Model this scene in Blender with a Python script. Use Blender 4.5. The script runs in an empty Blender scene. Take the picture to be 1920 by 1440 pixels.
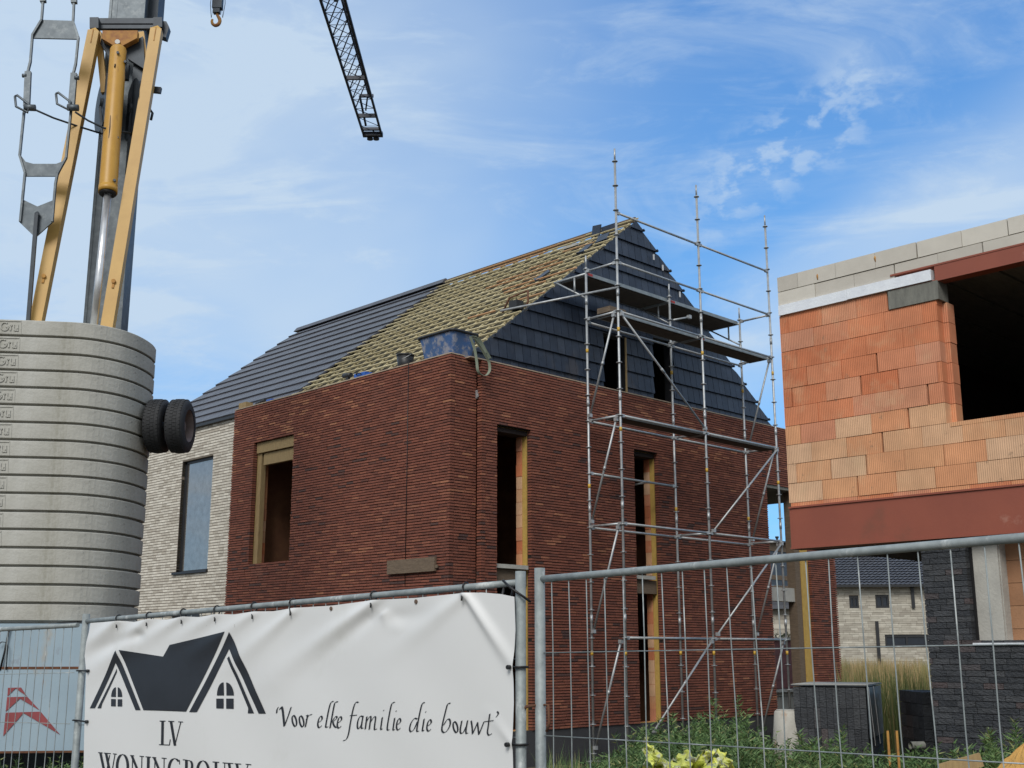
import bpy, math, random
import numpy as np
from mathutils import Vector, Matrix

random.seed(7); rng = random.Random(11)
S = 1.087                      # model units -> metres
scn = bpy.context.scene
col = scn.collection

# ------------------------------------------------------------------ camera
FPX = 2212.3
YAW, PITCH, ROLL = math.radians(45.4956), math.radians(12.8152), math.radians(-0.0694)
CAM = np.array([-12.21, -13.82, 1.55])
def cam_basis():
    f = np.array([math.cos(PITCH)*math.cos(YAW), math.cos(PITCH)*math.sin(YAW), math.sin(PITCH)])
    r = np.array([math.sin(YAW), -math.cos(YAW), 0.]); u = np.cross(r, f)
    return r*math.cos(ROLL)+u*math.sin(ROLL), -r*math.sin(ROLL)+u*math.cos(ROLL), f
CR, CU, CF = cam_basis()
def ray(x, y): return (x-960)/FPX*CR-(y-720)/FPX*CU+CF
def atd(x, y, t): return CAM+ray(x, y)*t
def onx(x, y, X): d = ray(x, y); return CAM+d*((X-CAM[0])/d[0])
def ony(x, y, Y): d = ray(x, y); return CAM+d*((Y-CAM[1])/d[1])
def onz(x, y, Z): d = ray(x, y); return CAM+d*((Z-CAM[2])/d[2])
def onpl(x, y, n, d0): d = ray(x, y); return CAM+d*((d0-np.dot(n, CAM))/np.dot(n, d))

cd = bpy.data.cameras.new('camera'); cam = bpy.data.objects.new('camera', cd); col.objects.link(cam)
cd.sensor_width = 36; cd.sensor_fit = 'HORIZONTAL'; cd.lens = FPX*36/1920
cd.clip_start = 0.05; cd.clip_end = 3000
M = Matrix(((CR[0], CU[0], -CF[0], CAM[0]*S), (CR[1], CU[1], -CF[1], CAM[1]*S), (CR[2], CU[2], -CF[2], CAM[2]*S), (0, 0, 0, 1)))
cam.matrix_world = M
scn.camera = cam

# ------------------------------------------------------------------ sky and sun
SUN_EL, SUN_AZ = math.radians(40), math.radians(211)      # direction of the sun, azimuth from +X to +Y
w = bpy.data.worlds.new('World'); scn.world = w; w.use_nodes = True
nt = w.node_tree; N = nt.nodes; L = nt.links; N.clear()
out = N.new('ShaderNodeOutputWorld'); bg = N.new('ShaderNodeBackground'); L.new(bg.outputs[0], out.inputs[0])
bg.inputs[1].default_value = 0.12
sky = N.new('ShaderNodeTexSky'); sky.sky_type = 'NISHITA'; sky.sun_disc = False
sky.sun_elevation = SUN_EL; sky.sun_rotation = math.radians(90)-SUN_AZ; sky.dust_density = 0.6; sky.air_density = 1.0; sky.ozone_density = 1.6
def nd(t, **k):
    n = N.new(t)
    for a, b in k.items(): setattr(n, a, b)
    return n
def mth(op, a, b=None, c=None, clamp=False):
    n = N.new('ShaderNodeMath'); n.operation = op; n.use_clamp = clamp
    for i, v in enumerate((a, b, c)):
        if v is None: continue
        if isinstance(v, (int, float)): n.inputs[i].default_value = v
        else: L.new(v, n.inputs[i])
    return n.outputs[0]
def dotv(vec, d):
    n = N.new('ShaderNodeVectorMath'); n.operation = 'DOT_PRODUCT'; L.new(vec, n.inputs[0]); n.inputs[1].default_value = tuple(d); return n.outputs['Value']
tc = nd('ShaderNodeTexCoord'); D = tc.outputs['Generated']
hr = np.array([CR[0], CR[1], 0]); hr /= np.linalg.norm(hr); hf = np.array([CF[0], CF[1], 0]); hf /= np.linalg.norm(hf)
dr, df, dz = dotv(D, hr), dotv(D, hf), dotv(D, (0, 0, 1))
zz = mth('ADD', mth('MAXIMUM', dz, 0.0), 0.10)
cx, cy = mth('DIVIDE', dr, zz), mth('DIVIDE', df, zz)       # cloud layer coordinates
comb = nd('ShaderNodeCombineXYZ'); L.new(cx, comb.inputs[0]); L.new(cy, comb.inputs[1])
def noise(scale, detail=6, rough=.55, dist=0.0, rot=0, sc=(1, 1, 1), loc=(0, 0, 0)):
    mp = nd('ShaderNodeMapping'); L.new(comb.outputs[0], mp.inputs[0])
    mp.inputs['Rotation'].default_value = (0, 0, math.radians(rot)); mp.inputs['Scale'].default_value = sc; mp.inputs['Location'].default_value = loc
    n = nd('ShaderNodeTexNoise'); L.new(mp.outputs[0], n.inputs[0]); n.inputs['Scale'].default_value = scale
    n.inputs['Detail'].default_value = detail; n.inputs['Roughness'].default_value = rough; n.inputs['Distortion'].default_value = dist
    return n.outputs[0]
def sstep(v, a, b):
    n = nd('ShaderNodeMapRange'); n.interpolation_type = 'SMOOTHSTEP'; L.new(v, n.inputs[0]); n.inputs[1].default_value = a; n.inputs[2].default_value = b; return n.outputs[0]
c2 = nd('ShaderNodeCombineXYZ'); L.new(dr, c2.inputs[0]); L.new(dz, c2.inputs[1]); L.new(df, c2.inputs[2])
def noise2(scale, rot, sc, loc, detail=7, rough=.6, dist=.4):
    mp = nd('ShaderNodeMapping'); L.new(c2.outputs[0], mp.inputs[0]); mp.inputs['Rotation'].default_value = (0, 0, math.radians(rot)); mp.inputs['Scale'].default_value = sc; mp.inputs['Location'].default_value = loc
    n = nd('ShaderNodeTexNoise'); L.new(mp.outputs[0], n.inputs[0]); n.inputs['Scale'].default_value = scale; n.inputs['Detail'].default_value = detail; n.inputs['Roughness'].default_value = rough; n.inputs['Distortion'].default_value = dist
    return n.outputs[0]
broad = sstep(noise2(2.6, -28, (.8, 1.5, 1), (.3, .1, 0), 4, .5), .36, .64)
streak = sstep(noise2(5.5, -30, (.55, 2.4, 1), (1.3, .7, 0), 8, .6, .8), .47, .70)
fine = sstep(noise2(13, -24, (.6, 1.8, 1), (2.1, .2, 0), 8, .65, .6), .50, .72)
puff = sstep(noise2(48, -20, (.8, 1.25, 1), (0, .3, 0), 4, .55, .15), .45, .62)
left = sstep(dr, .20, -.22)                                    # the veil thickens to the left
high = sstep(dz, .15, .27)
veil = mth('MULTIPLY', left, mth('ADD', mth('MULTIPLY', high, .66), .0))
band = sstep(mth('ABSOLUTE', mth('SUBTRACT', mth('SUBTRACT', dz, mth('MULTIPLY', dr, .60)), .135)), .085, .0)   # bright diagonal band low on the right
band = mth('MULTIPLY', band, sstep(dr, .10, .22))
patch = mth('MULTIPLY', sstep(mth('ABSOLUTE', mth('SUBTRACT', dr, .225)), .11, .03), sstep(mth('ABSOLUTE', mth('SUBTRACT', mth('SUBTRACT', dz, mth('MULTIPLY', dr, .55)), .275)), .055, .01))
a1 = mth('ADD', veil, mth('ADD', mth('MULTIPLY', broad, .36), .05))
a2 = mth('ADD', a1, mth('MULTIPLY', streak, .36))
a3 = mth('ADD', a2, mth('MULTIPLY', mth('MULTIPLY', puff, patch), .42))
a4 = mth('ADD', a3, mth('ADD', mth('MULTIPLY', fine, .20), mth('MULTIPLY', band, .42)), clamp=True)
back = sstep(df, .45, -.15)
alpha = mth('MULTIPLY', mth('ADD', a4, mth('MULTIPLY', back, .9), clamp=True), .95)
tint = nd('ShaderNodeMix', data_type='RGBA', blend_type='MULTIPLY'); tint.inputs[0].default_value = 1
L.new(sky.outputs[0], tint.inputs[6]); tint.inputs[7].default_value = (.62, .86, 1.02, 1)
ramp = nd('ShaderNodeMix', data_type='RGBA'); L.new(sstep(dz, .05, .60), ramp.inputs[0]); ramp.inputs[6].default_value = (.60, 2.35, 4.95, 1); ramp.inputs[7].default_value = (.40, 1.35, 3.5, 1)
base = nd('ShaderNodeMix', data_type='RGBA'); base.inputs[0].default_value = .72; L.new(tint.outputs[2], base.inputs[6]); L.new(ramp.outputs[2], base.inputs[7])
cc = nd('ShaderNodeMix', data_type='RGBA'); L.new(back, cc.inputs[0]); cc.inputs[6].default_value = (2.95, 3.65, 4.45, 1); cc.inputs[7].default_value = (3.35, 3.6, 3.85, 1)
mix = nd('ShaderNodeMix', data_type='RGBA'); L.new(alpha, mix.inputs[0]); L.new(base.outputs[2], mix.inputs[6]); L.new(cc.outputs[2], mix.inputs[7])
L.new(mix.outputs[2], bg.inputs[0])

sd = bpy.data.lights.new('sun', 'SUN'); sun = bpy.data.objects.new('sun', sd); col.objects.link(sun)
sd.energy = 1.5; sd.angle = math.radians(26); sd.color = (1, .965, .91)
sv = Vector((math.cos(SUN_EL)*math.cos(SUN_AZ), math.cos(SUN_EL)*math.sin(SUN_AZ), math.sin(SUN_EL)))
sun.rotation_euler = sv.to_track_quat('Z', 'Y').to_euler()
sun.location = (0, 0, 60)
vs = scn.view_settings; vs.view_transform = 'Standard'; vs.look = 'None'; vs.exposure = 0.68; vs.gamma = 1; vs.use_curve_mapping = False
scn.cycles.max_bounces = 6; scn.cycles.use_denoising = True

# ------------------------------------------------------------------ materials
def mat(name, c1, c2=None, rough=.8, metal=0., nscale=6., bump=.0, bscale=30., stretch=(1, 1, 1), ramp=None, attr=False, spots=None, spec=.5, detail=6):
    m = bpy.data.materials.new(name); m.use_nodes = True; t = m.node_tree; n = t.nodes; l = t.links
    b = n['Principled BSDF']; b.inputs['Roughness'].default_value = rough; b.inputs['Metallic'].default_value = metal
    b.inputs['Specular IOR Level'].default_value = spec
    tcn = n.new('ShaderNodeTexCoord'); mp = n.new('ShaderNodeMapping'); l.new(tcn.outputs['Object'], mp.inputs[0]); mp.inputs['Scale'].default_value = stretch
    no = n.new('ShaderNodeTexNoise'); l.new(mp.outputs[0], no.inputs[0]); no.inputs['Scale'].default_value = nscale; no.inputs['Detail'].default_value = detail; no.inputs['Roughness'].default_value = .6
    c2 = c2 or tuple(v*.75 for v in c1)
    if attr:
        at = n.new('ShaderNodeAttribute'); at.attribute_name = 'rnd'
        cr = n.new('ShaderNodeValToRGB'); l.new(at.outputs['Fac'], cr.inputs[0])
        els = cr.color_ramp.elements
        for i, (p, c) in enumerate(ramp):
            e = els[i] if i < 2 else els.new(p)
            e.position = p; e.color = (*c, 1)
        mr = n.new('ShaderNodeMapRange'); l.new(no.outputs[0], mr.inputs[0]); mr.inputs[1].default_value = .3; mr.inputs[2].default_value = .7; mr.inputs[3].default_value = c1[0]; mr.inputs[4].default_value = c2[0]
        mx = n.new('ShaderNodeVectorMath'); mx.operation = 'SCALE'; l.new(cr.outputs[0], mx.inputs[0]); l.new(mr.outputs[0], mx.inputs['Scale'])
        colr = mx.outputs[0]
    else:
        cr = n.new('ShaderNodeValToRGB'); l.new(no.outputs[0], cr.inputs[0])
        cr.color_ramp.elements[0].position = .32; cr.color_ramp.elements[1].position = .68
        cr.color_ramp.elements[0].color = (*c2, 1); cr.color_ramp.elements[1].color = (*c1, 1)
        colr = cr.outputs[0]
    if spots:
        for (sc, lo, hi, cc, st, amt) in spots:
            mp2 = n.new('ShaderNodeMapping'); l.new(tcn.outputs['Object'], mp2.inputs[0]); mp2.inputs['Scale'].default_value = st
            n2 = n.new('ShaderNodeTexNoise'); l.new(mp2.outputs[0], n2.inputs[0]); n2.inputs['Scale'].default_value = sc; n2.inputs['Detail'].default_value = 7; n2.inputs['Roughness'].default_value = .65
            r2 = n.new('ShaderNodeMapRange'); r2.interpolation_type = 'SMOOTHSTEP'; l.new(n2.outputs[0], r2.inputs[0]); r2.inputs[1].default_value = lo; r2.inputs[2].default_value = hi; r2.inputs[4].default_value = amt
            m2 = n.new('ShaderNodeMix'); m2.data_type = 'RGBA'; l.new(r2.outputs[0], m2.inputs[0]); l.new(colr, m2.inputs[6]); m2.inputs[7].default_value = (*cc, 1)
            colr = m2.outputs[2]
    l.new(colr, b.inputs['Base Color'])
    if bump:
        nb = n.new('ShaderNodeTexNoise'); l.new(mp.outputs[0], nb.inputs[0]); nb.inputs['Scale'].default_value = bscale; nb.inputs['Detail'].default_value = 5
        bp = n.new('ShaderNodeBump'); bp.inputs['Strength'].default_value = bump; bp.inputs['Distance'].default_value = .02; l.new(nb.outputs[0], bp.inputs['Height']); l.new(bp.outputs[0], b.inputs['Normal'])
    return m
one = lambda a, b=None: ((a,)*3)
RED = [(0., (.075, .038, .032)), (.04, (.135, .046, .030)), (.45, (.178, .058, .036)), (.80, (.200, .067, .041)), (.94, (.235, .086, .050)), (1., (.31, .13, .070))]
WHI = [(0., (.41, .37, .31)), (.3, (.53, .49, .42)), (.7, (.60, .56, .485)), (1., (.67, .63, .55))]
BLK = [(0., (.016, .018, .022)), (.5, (.030, .033, .038)), (.9, (.044, .046, .050)), (1., (.060, .045, .045))]
CLAY = [(0., (.53, .165, .072)), (.25, (.58, .21, .10)), (.42, (.56, .245, .145)), (.55, (.62, .275, .135)), (.7, (.62, .315, .160)), (.85, (.62, .36, .205)), (1., (.63, .40, .25))]
AER = [(0., (.45, .42, .37)), (1., (.56, .53, .47))]
SLT = [(0., (.014, .021, .037)), (.6, (.020, .029, .048)), (1., (.028, .037, .056))]
TIL = [(0., (.062, .062, .072)), (1., (.082, .082, .095))]
WOD = [(0., (.42, .35, .19)), (.5, (.52, .44, .25)), (.80, (.60, .52, .32)), (.9, (.50, .29, .14)), (1., (.54, .30, .14))]
MT = {}
MT['red_brick'] = mat('red_brick', (.94,)*3, (1.26,)*3, .92, attr=True, ramp=RED, nscale=14, bump=.5, bscale=60, spots=[(1.1, .55, .75, (.16, .09, .07), (1, 1, 1), .25)])
MT['red_mortar'] = mat('red_mortar', (.022, .014, .012), rough=1)
MT['white_brick'] = mat('white_brick', (.92,)*3, (1.18,)*3, .92, attr=True, ramp=WHI, nscale=12, bump=.4, bscale=50)
MT['white_mortar'] = mat('white_mortar', (.20, .17, .135), rough=1)
MT['black_brick'] = mat('black_brick', (.7,)*3, (1.35,)*3, .7, attr=True, ramp=BLK, nscale=9, bump=.9, bscale=25, stretch=(1, 1, 2.5))
MT['black_mortar'] = mat('black_mortar', (.008, .008, .009), rough=1)
MT['aerated'] = mat('aerated', (.95,)*3, (1.05,)*3, .95, attr=True, ramp=AER, nscale=5, bump=.1, bscale=90, spots=[(3, .62, .8, (.40, .34, .26), (1, 1, 1), .5)])
MT['slate'] = mat('slate', (.75,)*3, (1.3,)*3, .42, attr=True, ramp=SLT, nscale=6, bump=.06, bscale=25, spec=.35, spots=[(1.3, .56, .74, (.12, .10, .085), (1, 1, .35), .38)])
MT['roof_tile'] = mat('roof_tile', (.94,)*3, (1.06,)*3, .45, attr=True, ramp=TIL, nscale=4, bump=.08)
MT['batten'] = mat('batten', (.94,)*3, (1.05,)*3, .85, attr=True, ramp=WOD, nscale=5, stretch=(1, 1, 1))
MT['membrane'] = mat('membrane', (.042, .036, .017), (.028, .024, .012), .9, nscale=2)
MT['insul'] = mat('insul', (.50, .33, .085), (.42, .27, .07), .9, nscale=10, bump=.3)
MT['timber'] = mat('timber', (.34, .245, .115), (.25, .175, .085), .85, nscale=5, stretch=(8, 8, 1), bump=.2)
MT['timber_grey'] = mat('timber_grey', (.17, .125, .085), (.11, .08, .055), .9, nscale=7, stretch=(1, 1, 6), bump=.3)
MT['concrete'] = mat('concrete', (.42, .415, .375), (.33, .325, .29), .9, nscale=1.6, bump=.35, bscale=22,
    spots=[(1.3, .52, .72, (.50, .50, .47), (1, 1, .5), .6), (2.6, .54, .72, (.25, .24, .19), (1.5, 1.5, .45), .6), (9, .62, .68, (.13, .12, .10), (1, 1, 1), .6), (3.2, .60, .72, (.24, .22, .17), (2.5, 2.5, .35), .5)])
MT['concrete_lt'] = mat('concrete_lt', (.42, .41, .37), (.34, .33, .30), .9, nscale=4, bump=.3)
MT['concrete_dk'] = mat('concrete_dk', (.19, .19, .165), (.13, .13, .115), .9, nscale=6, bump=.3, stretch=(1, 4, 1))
MT['plinth'] = mat('plinth', (.045, .045, .048), (.032, .032, .035), .75, nscale=2)
MT['inner'] = mat('inner', (.25, .12, .06), (.18, .08, .045), .95, nscale=3)
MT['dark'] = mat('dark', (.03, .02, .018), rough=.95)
MT['cap'] = mat('cap', (.42, .33, .24), (.33, .25, .19), .9, nscale=9)
MT['galv'] = mat('galv', (.46, .475, .48), (.31, .325, .335), .45, .45, nscale=9, spots=[(5, .62, .72, (.22, .15, .10), (1, 1, 1), .35)])
MT['galv_post'] = mat('galv_post', (.30, .335, .335), (.20, .225, .23), .62, .25, nscale=22, spots=[(9, .56, .66, (.55, .57, .56), (1, 1, .6), .7), (6, .66, .74, (.25, .11, .05), (1, 1, 1), .6)])
MT['galv_dk'] = mat('galv_dk', (.13, .15, .165), (.085, .10, .112), .5, .6, nscale=7, spots=[(9, .5, .7, (.20, .22, .23), (1, 1, 1), .5)])
MT['deck'] = mat('deck', (.30, .33, .34), (.21, .24, .25), .5, .5, nscale=8)
MT['deck_wood'] = mat('deck_wood', (.085, .07, .055), (.05, .042, .035), .9, nscale=8)
MT['yellow'] = mat('yellow', (.53, .325, .085), (.46, .27, .066), .5, nscale=3, spots=[(6, .64, .73, (.13, .06, .03), (1, 1, 1), .5)])
MT['cyl_yellow'] = mat('cyl_yellow', (.50, .275, .040), (.42, .22, .03), .45, nscale=3, spots=[(5, .60, .72, (.22, .10, .03), (1, 1, .3), .5)])
MT['yellow_rust'] = mat('yellow_rust', (.50, .26, .05), (.26, .105, .04), .7, nscale=6)
MT['chrome'] = mat('chrome', (.82, .83, .84), rough=.32, metal=.85)
MT['crane_dark'] = mat('crane_dark', (.045, .058, .072), (.028, .035, .045), .5, .3, nscale=5)
MT['jib'] = mat('jib', (.018, .024, .04), rough=.5, metal=.2)
MT['jib_pale'] = mat('jib_pale', (.14, .20, .27), rough=.5)
MT['white_disc'] = mat('white_disc', (.7, .7, .68), rough=.6)
MT['rubber'] = mat('rubber', (.022, .023, .025), (.014, .015, .017), .75, nscale=20, bump=.3)
MT['rim'] = mat('rim', (.20, .15, .14), (.10, .075, .07), .7, .1)
MT['blue_panel'] = mat('blue_panel', (.30, .39, .45), (.25, .335, .40), .42, nscale=1.2,
    spots=[(2.2, .58, .70, (.36, .30, .22), (1, 1, .35), .75), (3.5, .62, .68, (.22, .24, .28), (1, 1, 1), .5)])
MT['rust'] = mat('rust', (.15, .06, .028), (.08, .038, .022), .9, nscale=20)
MT['emblem'] = mat('emblem', (.27, .055, .06), rough=.5)
MT['banner'] = mat('banner', (.68, .685, .68), (.65, .655, .65), .45, nscale=.8, spots=[(1.5, .56, .8, (.50, .50, .46), (1, 1, 1), .6), (14, .68, .73, (.35, .34, .30), (1, 1, 1), .5)])
MT['ink'] = mat('ink', (.018, .020, .026), rough=.4)
MT['tie'] = mat('tie', (.008, .008, .009), rough=.5)
MT['brass'] = mat('brass', (.25, .17, .12), rough=.4, metal=.7)
MT['primer'] = mat('primer', (.26, .070, .040), (.225, .060, .036), .6, nscale=1.5, bump=.05, spots=[(2.4, .62, .72, (.38, .20, .15), (1, 1, 1), .5), (.9, .58, .72, (.13, .06, .035), (1, 1, 1), .5)])
MT['foil'] = mat('foil', (.82, .84, .86), (.70, .72, .76), .35, .3, nscale=5, bump=.2)
MT['glass'] = mat('glass', (.40, .375, .34), rough=.03, metal=.8)
MT['dark_glass'] = mat('dark_glass', (.02, .025, .035), rough=.12)
MT['frame_dark'] = mat('frame_dark', (.02, .021, .024), rough=.45)
MT['tub'] = mat('tub', (.035, .10, .26), (.045, .09, .19), .6, nscale=5, spots=[(6, .48, .62, (.30, .29, .30), (1, 1, 1), .75), (4, .6, .7, (.20, .13, .12), (1, 1, 1), .6)])
MT['black_plastic'] = mat('black_plastic', (.02, .021, .023), rough=.5)
MT['sling'] = mat('sling', (.22, .25, .19), (.17, .20, .15), .8, nscale=15)
MT['blue'] = mat('blue', (.02, .11, .45), rough=.4)
MT['white_pl'] = mat('white_pl', (.6, .6, .6), rough=.4)
MT['red_pl'] = mat('red_pl', (.4, .03, .02), rough=.5)
MT['yellow_pl'] = mat('yellow_pl', (.62, .38, .05), rough=.5)
MT['sack'] = mat('sack', (.66, .66, .10), (.52, .58, .16), .4, nscale=6, spots=[(7, .52, .58, (.42, .42, .38), (1, 1, 1), .8), (9, .58, .63, (.10, .09, .06), (1, 1, 1), .8), (11, .62, .66, (.05, .22, .08), (1, 1, 1), .8)])
MT['sand'] = mat('sand', (.52, .30, .085), (.42, .23, .06), .95, nscale=8, bump=1.0, bscale=40)
MT['wrap'] = mat('wrap', (.055, .065, .075), (.03, .035, .042), .35, nscale=4, bump=.6, bscale=8)
MT['bollard'] = mat('bollard', (.45, .43, .38), (.36, .34, .30), .9, nscale=5, bump=.3, spots=[(4, .55, .65, (.35, .18, .08), (1, 1, 1), .5)])
MT['ground'] = mat('ground', (.11, .085, .055), (.06, .055, .03), 1, nscale=1.3, bump=.8, bscale=6)
MT['maroon'] = mat('maroon', (.17, .062, .062), (.12, .05, .05), .8, nscale=3)
MT['far_tile'] = mat('far_tile', (.9,)*3, (1.1,)*3, .5, attr=True, ramp=[(0., (.045, .048, .058)), (1., (.085, .09, .105))], nscale=3)
MT['far_brick'] = mat('far_brick', (.85,)*3, (1.1,)*3, .95, attr=True, ramp=[(0., (.34, .31, .26)), (.5, (.43, .40, .335)), (1., (.52, .49, .42))], nscale=2)
MT['terracotta'] = mat('terracotta', (.33, .13, .085), rough=.9)
def leafmat(name, ramp):
    m = mat(name, (.8,)*3, (1.2,)*3, .7, attr=True, ramp=ramp, nscale=3); return m
MT['weed'] = leafmat('weed', [(0., (.028, .060, .018)), (.5, (.062, .125, .036)), (.85, (.11, .18, .055)), (1., (.22, .23, .09))])
MT['dry'] = leafmat('dry', [(0., (.06, .10, .025)), (.45, (.17, .20, .06)), (.7, (.30, .235, .10)), (1., (.44, .31, .15))])
MT['bush'] = leafmat('bush', [(0., (.03, .05, .02)), (.6, (.08, .09, .04)), (1., (.16, .12, .06))])
# clay blocks: fine vertical ribs pressed into the block face
mc = mat('clay_block', (.88,)*3, (1.1,)*3, .9, attr=True, ramp=CLAY, nscale=3, spots=[(2.5, .5, .72, (.60, .42, .25), (1, 1, 1), .35), (7, .63, .68, (.25, .16, .1), (1, 1, 1), .5)])
t_ = mc.node_tree; b_ = t_.nodes['Principled BSDF']; tc_ = t_.nodes.new('ShaderNodeTexCoord')
wv = t_.nodes.new('ShaderNodeTexWave'); wv.bands_direction = 'Y'; t_.links.new(tc_.outputs['Object'], wv.inputs[0]); wv.inputs['Scale'].default_value = 12.5; wv.inputs['Distortion'].default_value = .15
old = b_.inputs['Base Color'].links[0].from_socket
nz = t_.nodes.new('ShaderNodeTexNoise'); nz.inputs['Scale'].default_value = 3.0; t_.links.new(tc_.outputs['Object'], nz.inputs[0])
mm = t_.nodes.new('ShaderNodeMath'); mm.operation = 'MULTIPLY'; t_.links.new(wv.outputs['Fac'], mm.inputs[0]); t_.links.new(nz.outputs[0], mm.inputs[1])
mr_ = t_.nodes.new('ShaderNodeMapRange'); t_.links.new(mm.outputs[0], mr_.inputs[0]); mr_.inputs[2].default_value = .6; mr_.inputs[3].default_value = .88; mr_.inputs[4].default_value = 1.10
sc_ = t_.nodes.new('ShaderNodeVectorMath'); sc_.operation = 'SCALE'; t_.links.new(old, sc_.inputs[0]); t_.links.new(mr_.outputs[0], sc_.inputs['Scale']); t_.links.new(sc_.outputs[0], b_.inputs['Base Color'])
bp_ = t_.nodes.new('ShaderNodeBump'); bp_.inputs['Strength'].default_value = .5; bp_.inputs['Distance'].default_value = .01; t_.links.new(wv.outputs['Fac'], bp_.inputs['Height']); t_.links.new(bp_.outputs[0], b_.inputs['Normal'])
MT['clay_block'] = mc
MT['clay_shaded'] = mat('clay_shaded', (.85,)*3, (1.1,)*3, .95, attr=True, ramp=[(0., (.22, .10, .05)), (1., (.36, .20, .11))], nscale=4, bump=.2)  # darker clay for the inner wall, its indoor shade put into the colour

# ------------------------------------------------------------------ geometry helpers
ORG = {}
def V(p): return np.asarray(p, dtype=float)
class MB:
    def __init__(s): s.v = []; s.f = []; s.r = []; s.sm = []
    def quad(s, a, b, c, d, r=.5):
        k = len(s.v); s.v += [a, b, c, d]; s.f.append((k, k+1, k+2, k+3)); s.r.append(r); s.sm.append(False)
    def poly(s, pts, r=.5):
        k = len(s.v); s.v += list(pts); s.f.append(tuple(range(k, k+len(pts)))); s.r.append(r); s.sm.append(False)
    def hexa(s, p, r=.5, skip=()):
        k = len(s.v); s.v += list(p)
        for i, q in enumerate(((0, 3, 2, 1), (4, 5, 6, 7), (0, 1, 5, 4), (1, 2, 6, 5), (2, 3, 7, 6), (3, 0, 4, 7))):
            if i in skip: continue
            s.f.append(tuple(k+j for j in q)); s.r.append(r); s.sm.append(False)
    def box(s, a, b, r=.5):
        x0, y0, z0 = a; x1, y1, z1 = b
        s.hexa([(x0, y0, z0), (x1, y0, z0), (x1, y1, z0), (x0, y1, z0), (x0, y0, z1), (x1, y0, z1), (x1, y1, z1), (x0, y1, z1)], r)
    def obox(s, o, ux, uy, uz, r=.5):      # corner + three edge vectors
        o, ux, uy, uz = V(o), V(ux), V(uy), V(uz)
        s.hexa([o, o+ux, o+ux+uy, o+uy, o+uz, o+ux+uz, o+ux+uy+uz, o+uy+uz], r)
    def bar(s, p, q, wd, ht, up=(0, 0, 1), r=.5):
        p, q = V(p), V(q); d = q-p; L_ = np.linalg.norm(d); d = d/L_
        u = V(up)-d*np.dot(up, d)
        if np.linalg.norm(u) < 1e-6: u = V((1, 0, 0))
        u /= np.linalg.norm(u); sd_ = np.cross(d, u)
        s.obox(p-sd_*wd/2-u*ht/2, sd_*wd, d*L_, u*ht, r)
    def tube(s, pts, rad, n=10, caps=True, r=.5):
        pts = [V(p) for p in pts]; rads = rad if hasattr(rad, '__len__') else [rad]*len(pts)
        k = len(s.v); prev = None
        for i, p in enumerate(pts):
            d = (pts[min(i+1, len(pts)-1)]-pts[max(i-1, 0)]); d = d/(np.linalg.norm(d)+1e-12)
            if prev is None:
                a = np.cross(d, (0, 0, 1.)) if abs(d[2]) < .9 else np.cross(d, (1., 0, 0))
            else: a = prev-d*np.dot(prev, d)
            a = a/np.linalg.norm(a); prev = a; b = np.cross(d, a)
            for j in range(n):
                t = 2*math.pi*j/n; s.v.append(p+(a*math.cos(t)+b*math.sin(t))*rads[i])
        for i in range(len(pts)-1):
            for j in range(n):
                j2 = (j+1) % n; s.f.append((k+i*n+j, k+i*n+j2, k+(i+1)*n+j2, k+(i+1)*n+j)); s.r.append(r); s.sm.append(True)
        if caps:
            s.f.append(tuple(k+j for j in range(n))[::-1]); s.r.append(r); s.sm.append(False)
            s.f.append(tuple(k+(len(pts)-1)*n+j for j in range(n))); s.r.append(r); s.sm.append(False)
    def prism(s, pts, off, r=.5):
        off = V(off); pts = [V(p) for p in pts]; n = len(pts)
        s.poly(pts, r); s.poly([p+off for p in pts][::-1], r)
        for i in range(n): s.quad(pts[i], pts[i]+off, pts[(i+1) % n]+off, pts[(i+1) % n], r)
    def build(s, name, m, parent=None, org=None):
        me = bpy.data.meshes.new(name)
        root = parent
        while root is not None and root.parent is not None: root = root.parent
        o0 = ORG[root.name] if root is not None else (V(org) if org is not None else V((0, 0, 0)))
        vv = (np.array([tuple(p) for p in s.v])-o0)*S
        me.from_pydata(vv.tolist(), [], s.f); me.materials.append(MT[m] if isinstance(m, str) else m)
        at = me.attributes.new('rnd', 'FLOAT', 'FACE'); at.data.foreach_set('value', np.array(s.r, dtype=np.float32))
        me.polygons.foreach_set('use_smooth', s.sm); me.update()
        o = bpy.data.objects.new(name, me); col.objects.link(o)
        if parent is not None: o.parent = parent
        else: o.location = o0*S; ORG[o.name] = o0
        return o
def thing(name, label, cat, org, group=None):
    o = bpy.data.objects.new(name, None); col.objects.link(o); o.location = V(org)*S; ORG[o.name] = V(org); o.empty_display_size = .2
    return tag(o, label, cat, group)
def tag(o, label=None, cat=None, group=None, kind=None):
    if label: o['label'] = label
    if cat: o['category'] = cat
    if group: o['group'] = group
    if kind: o['kind'] = kind
    return o

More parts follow.
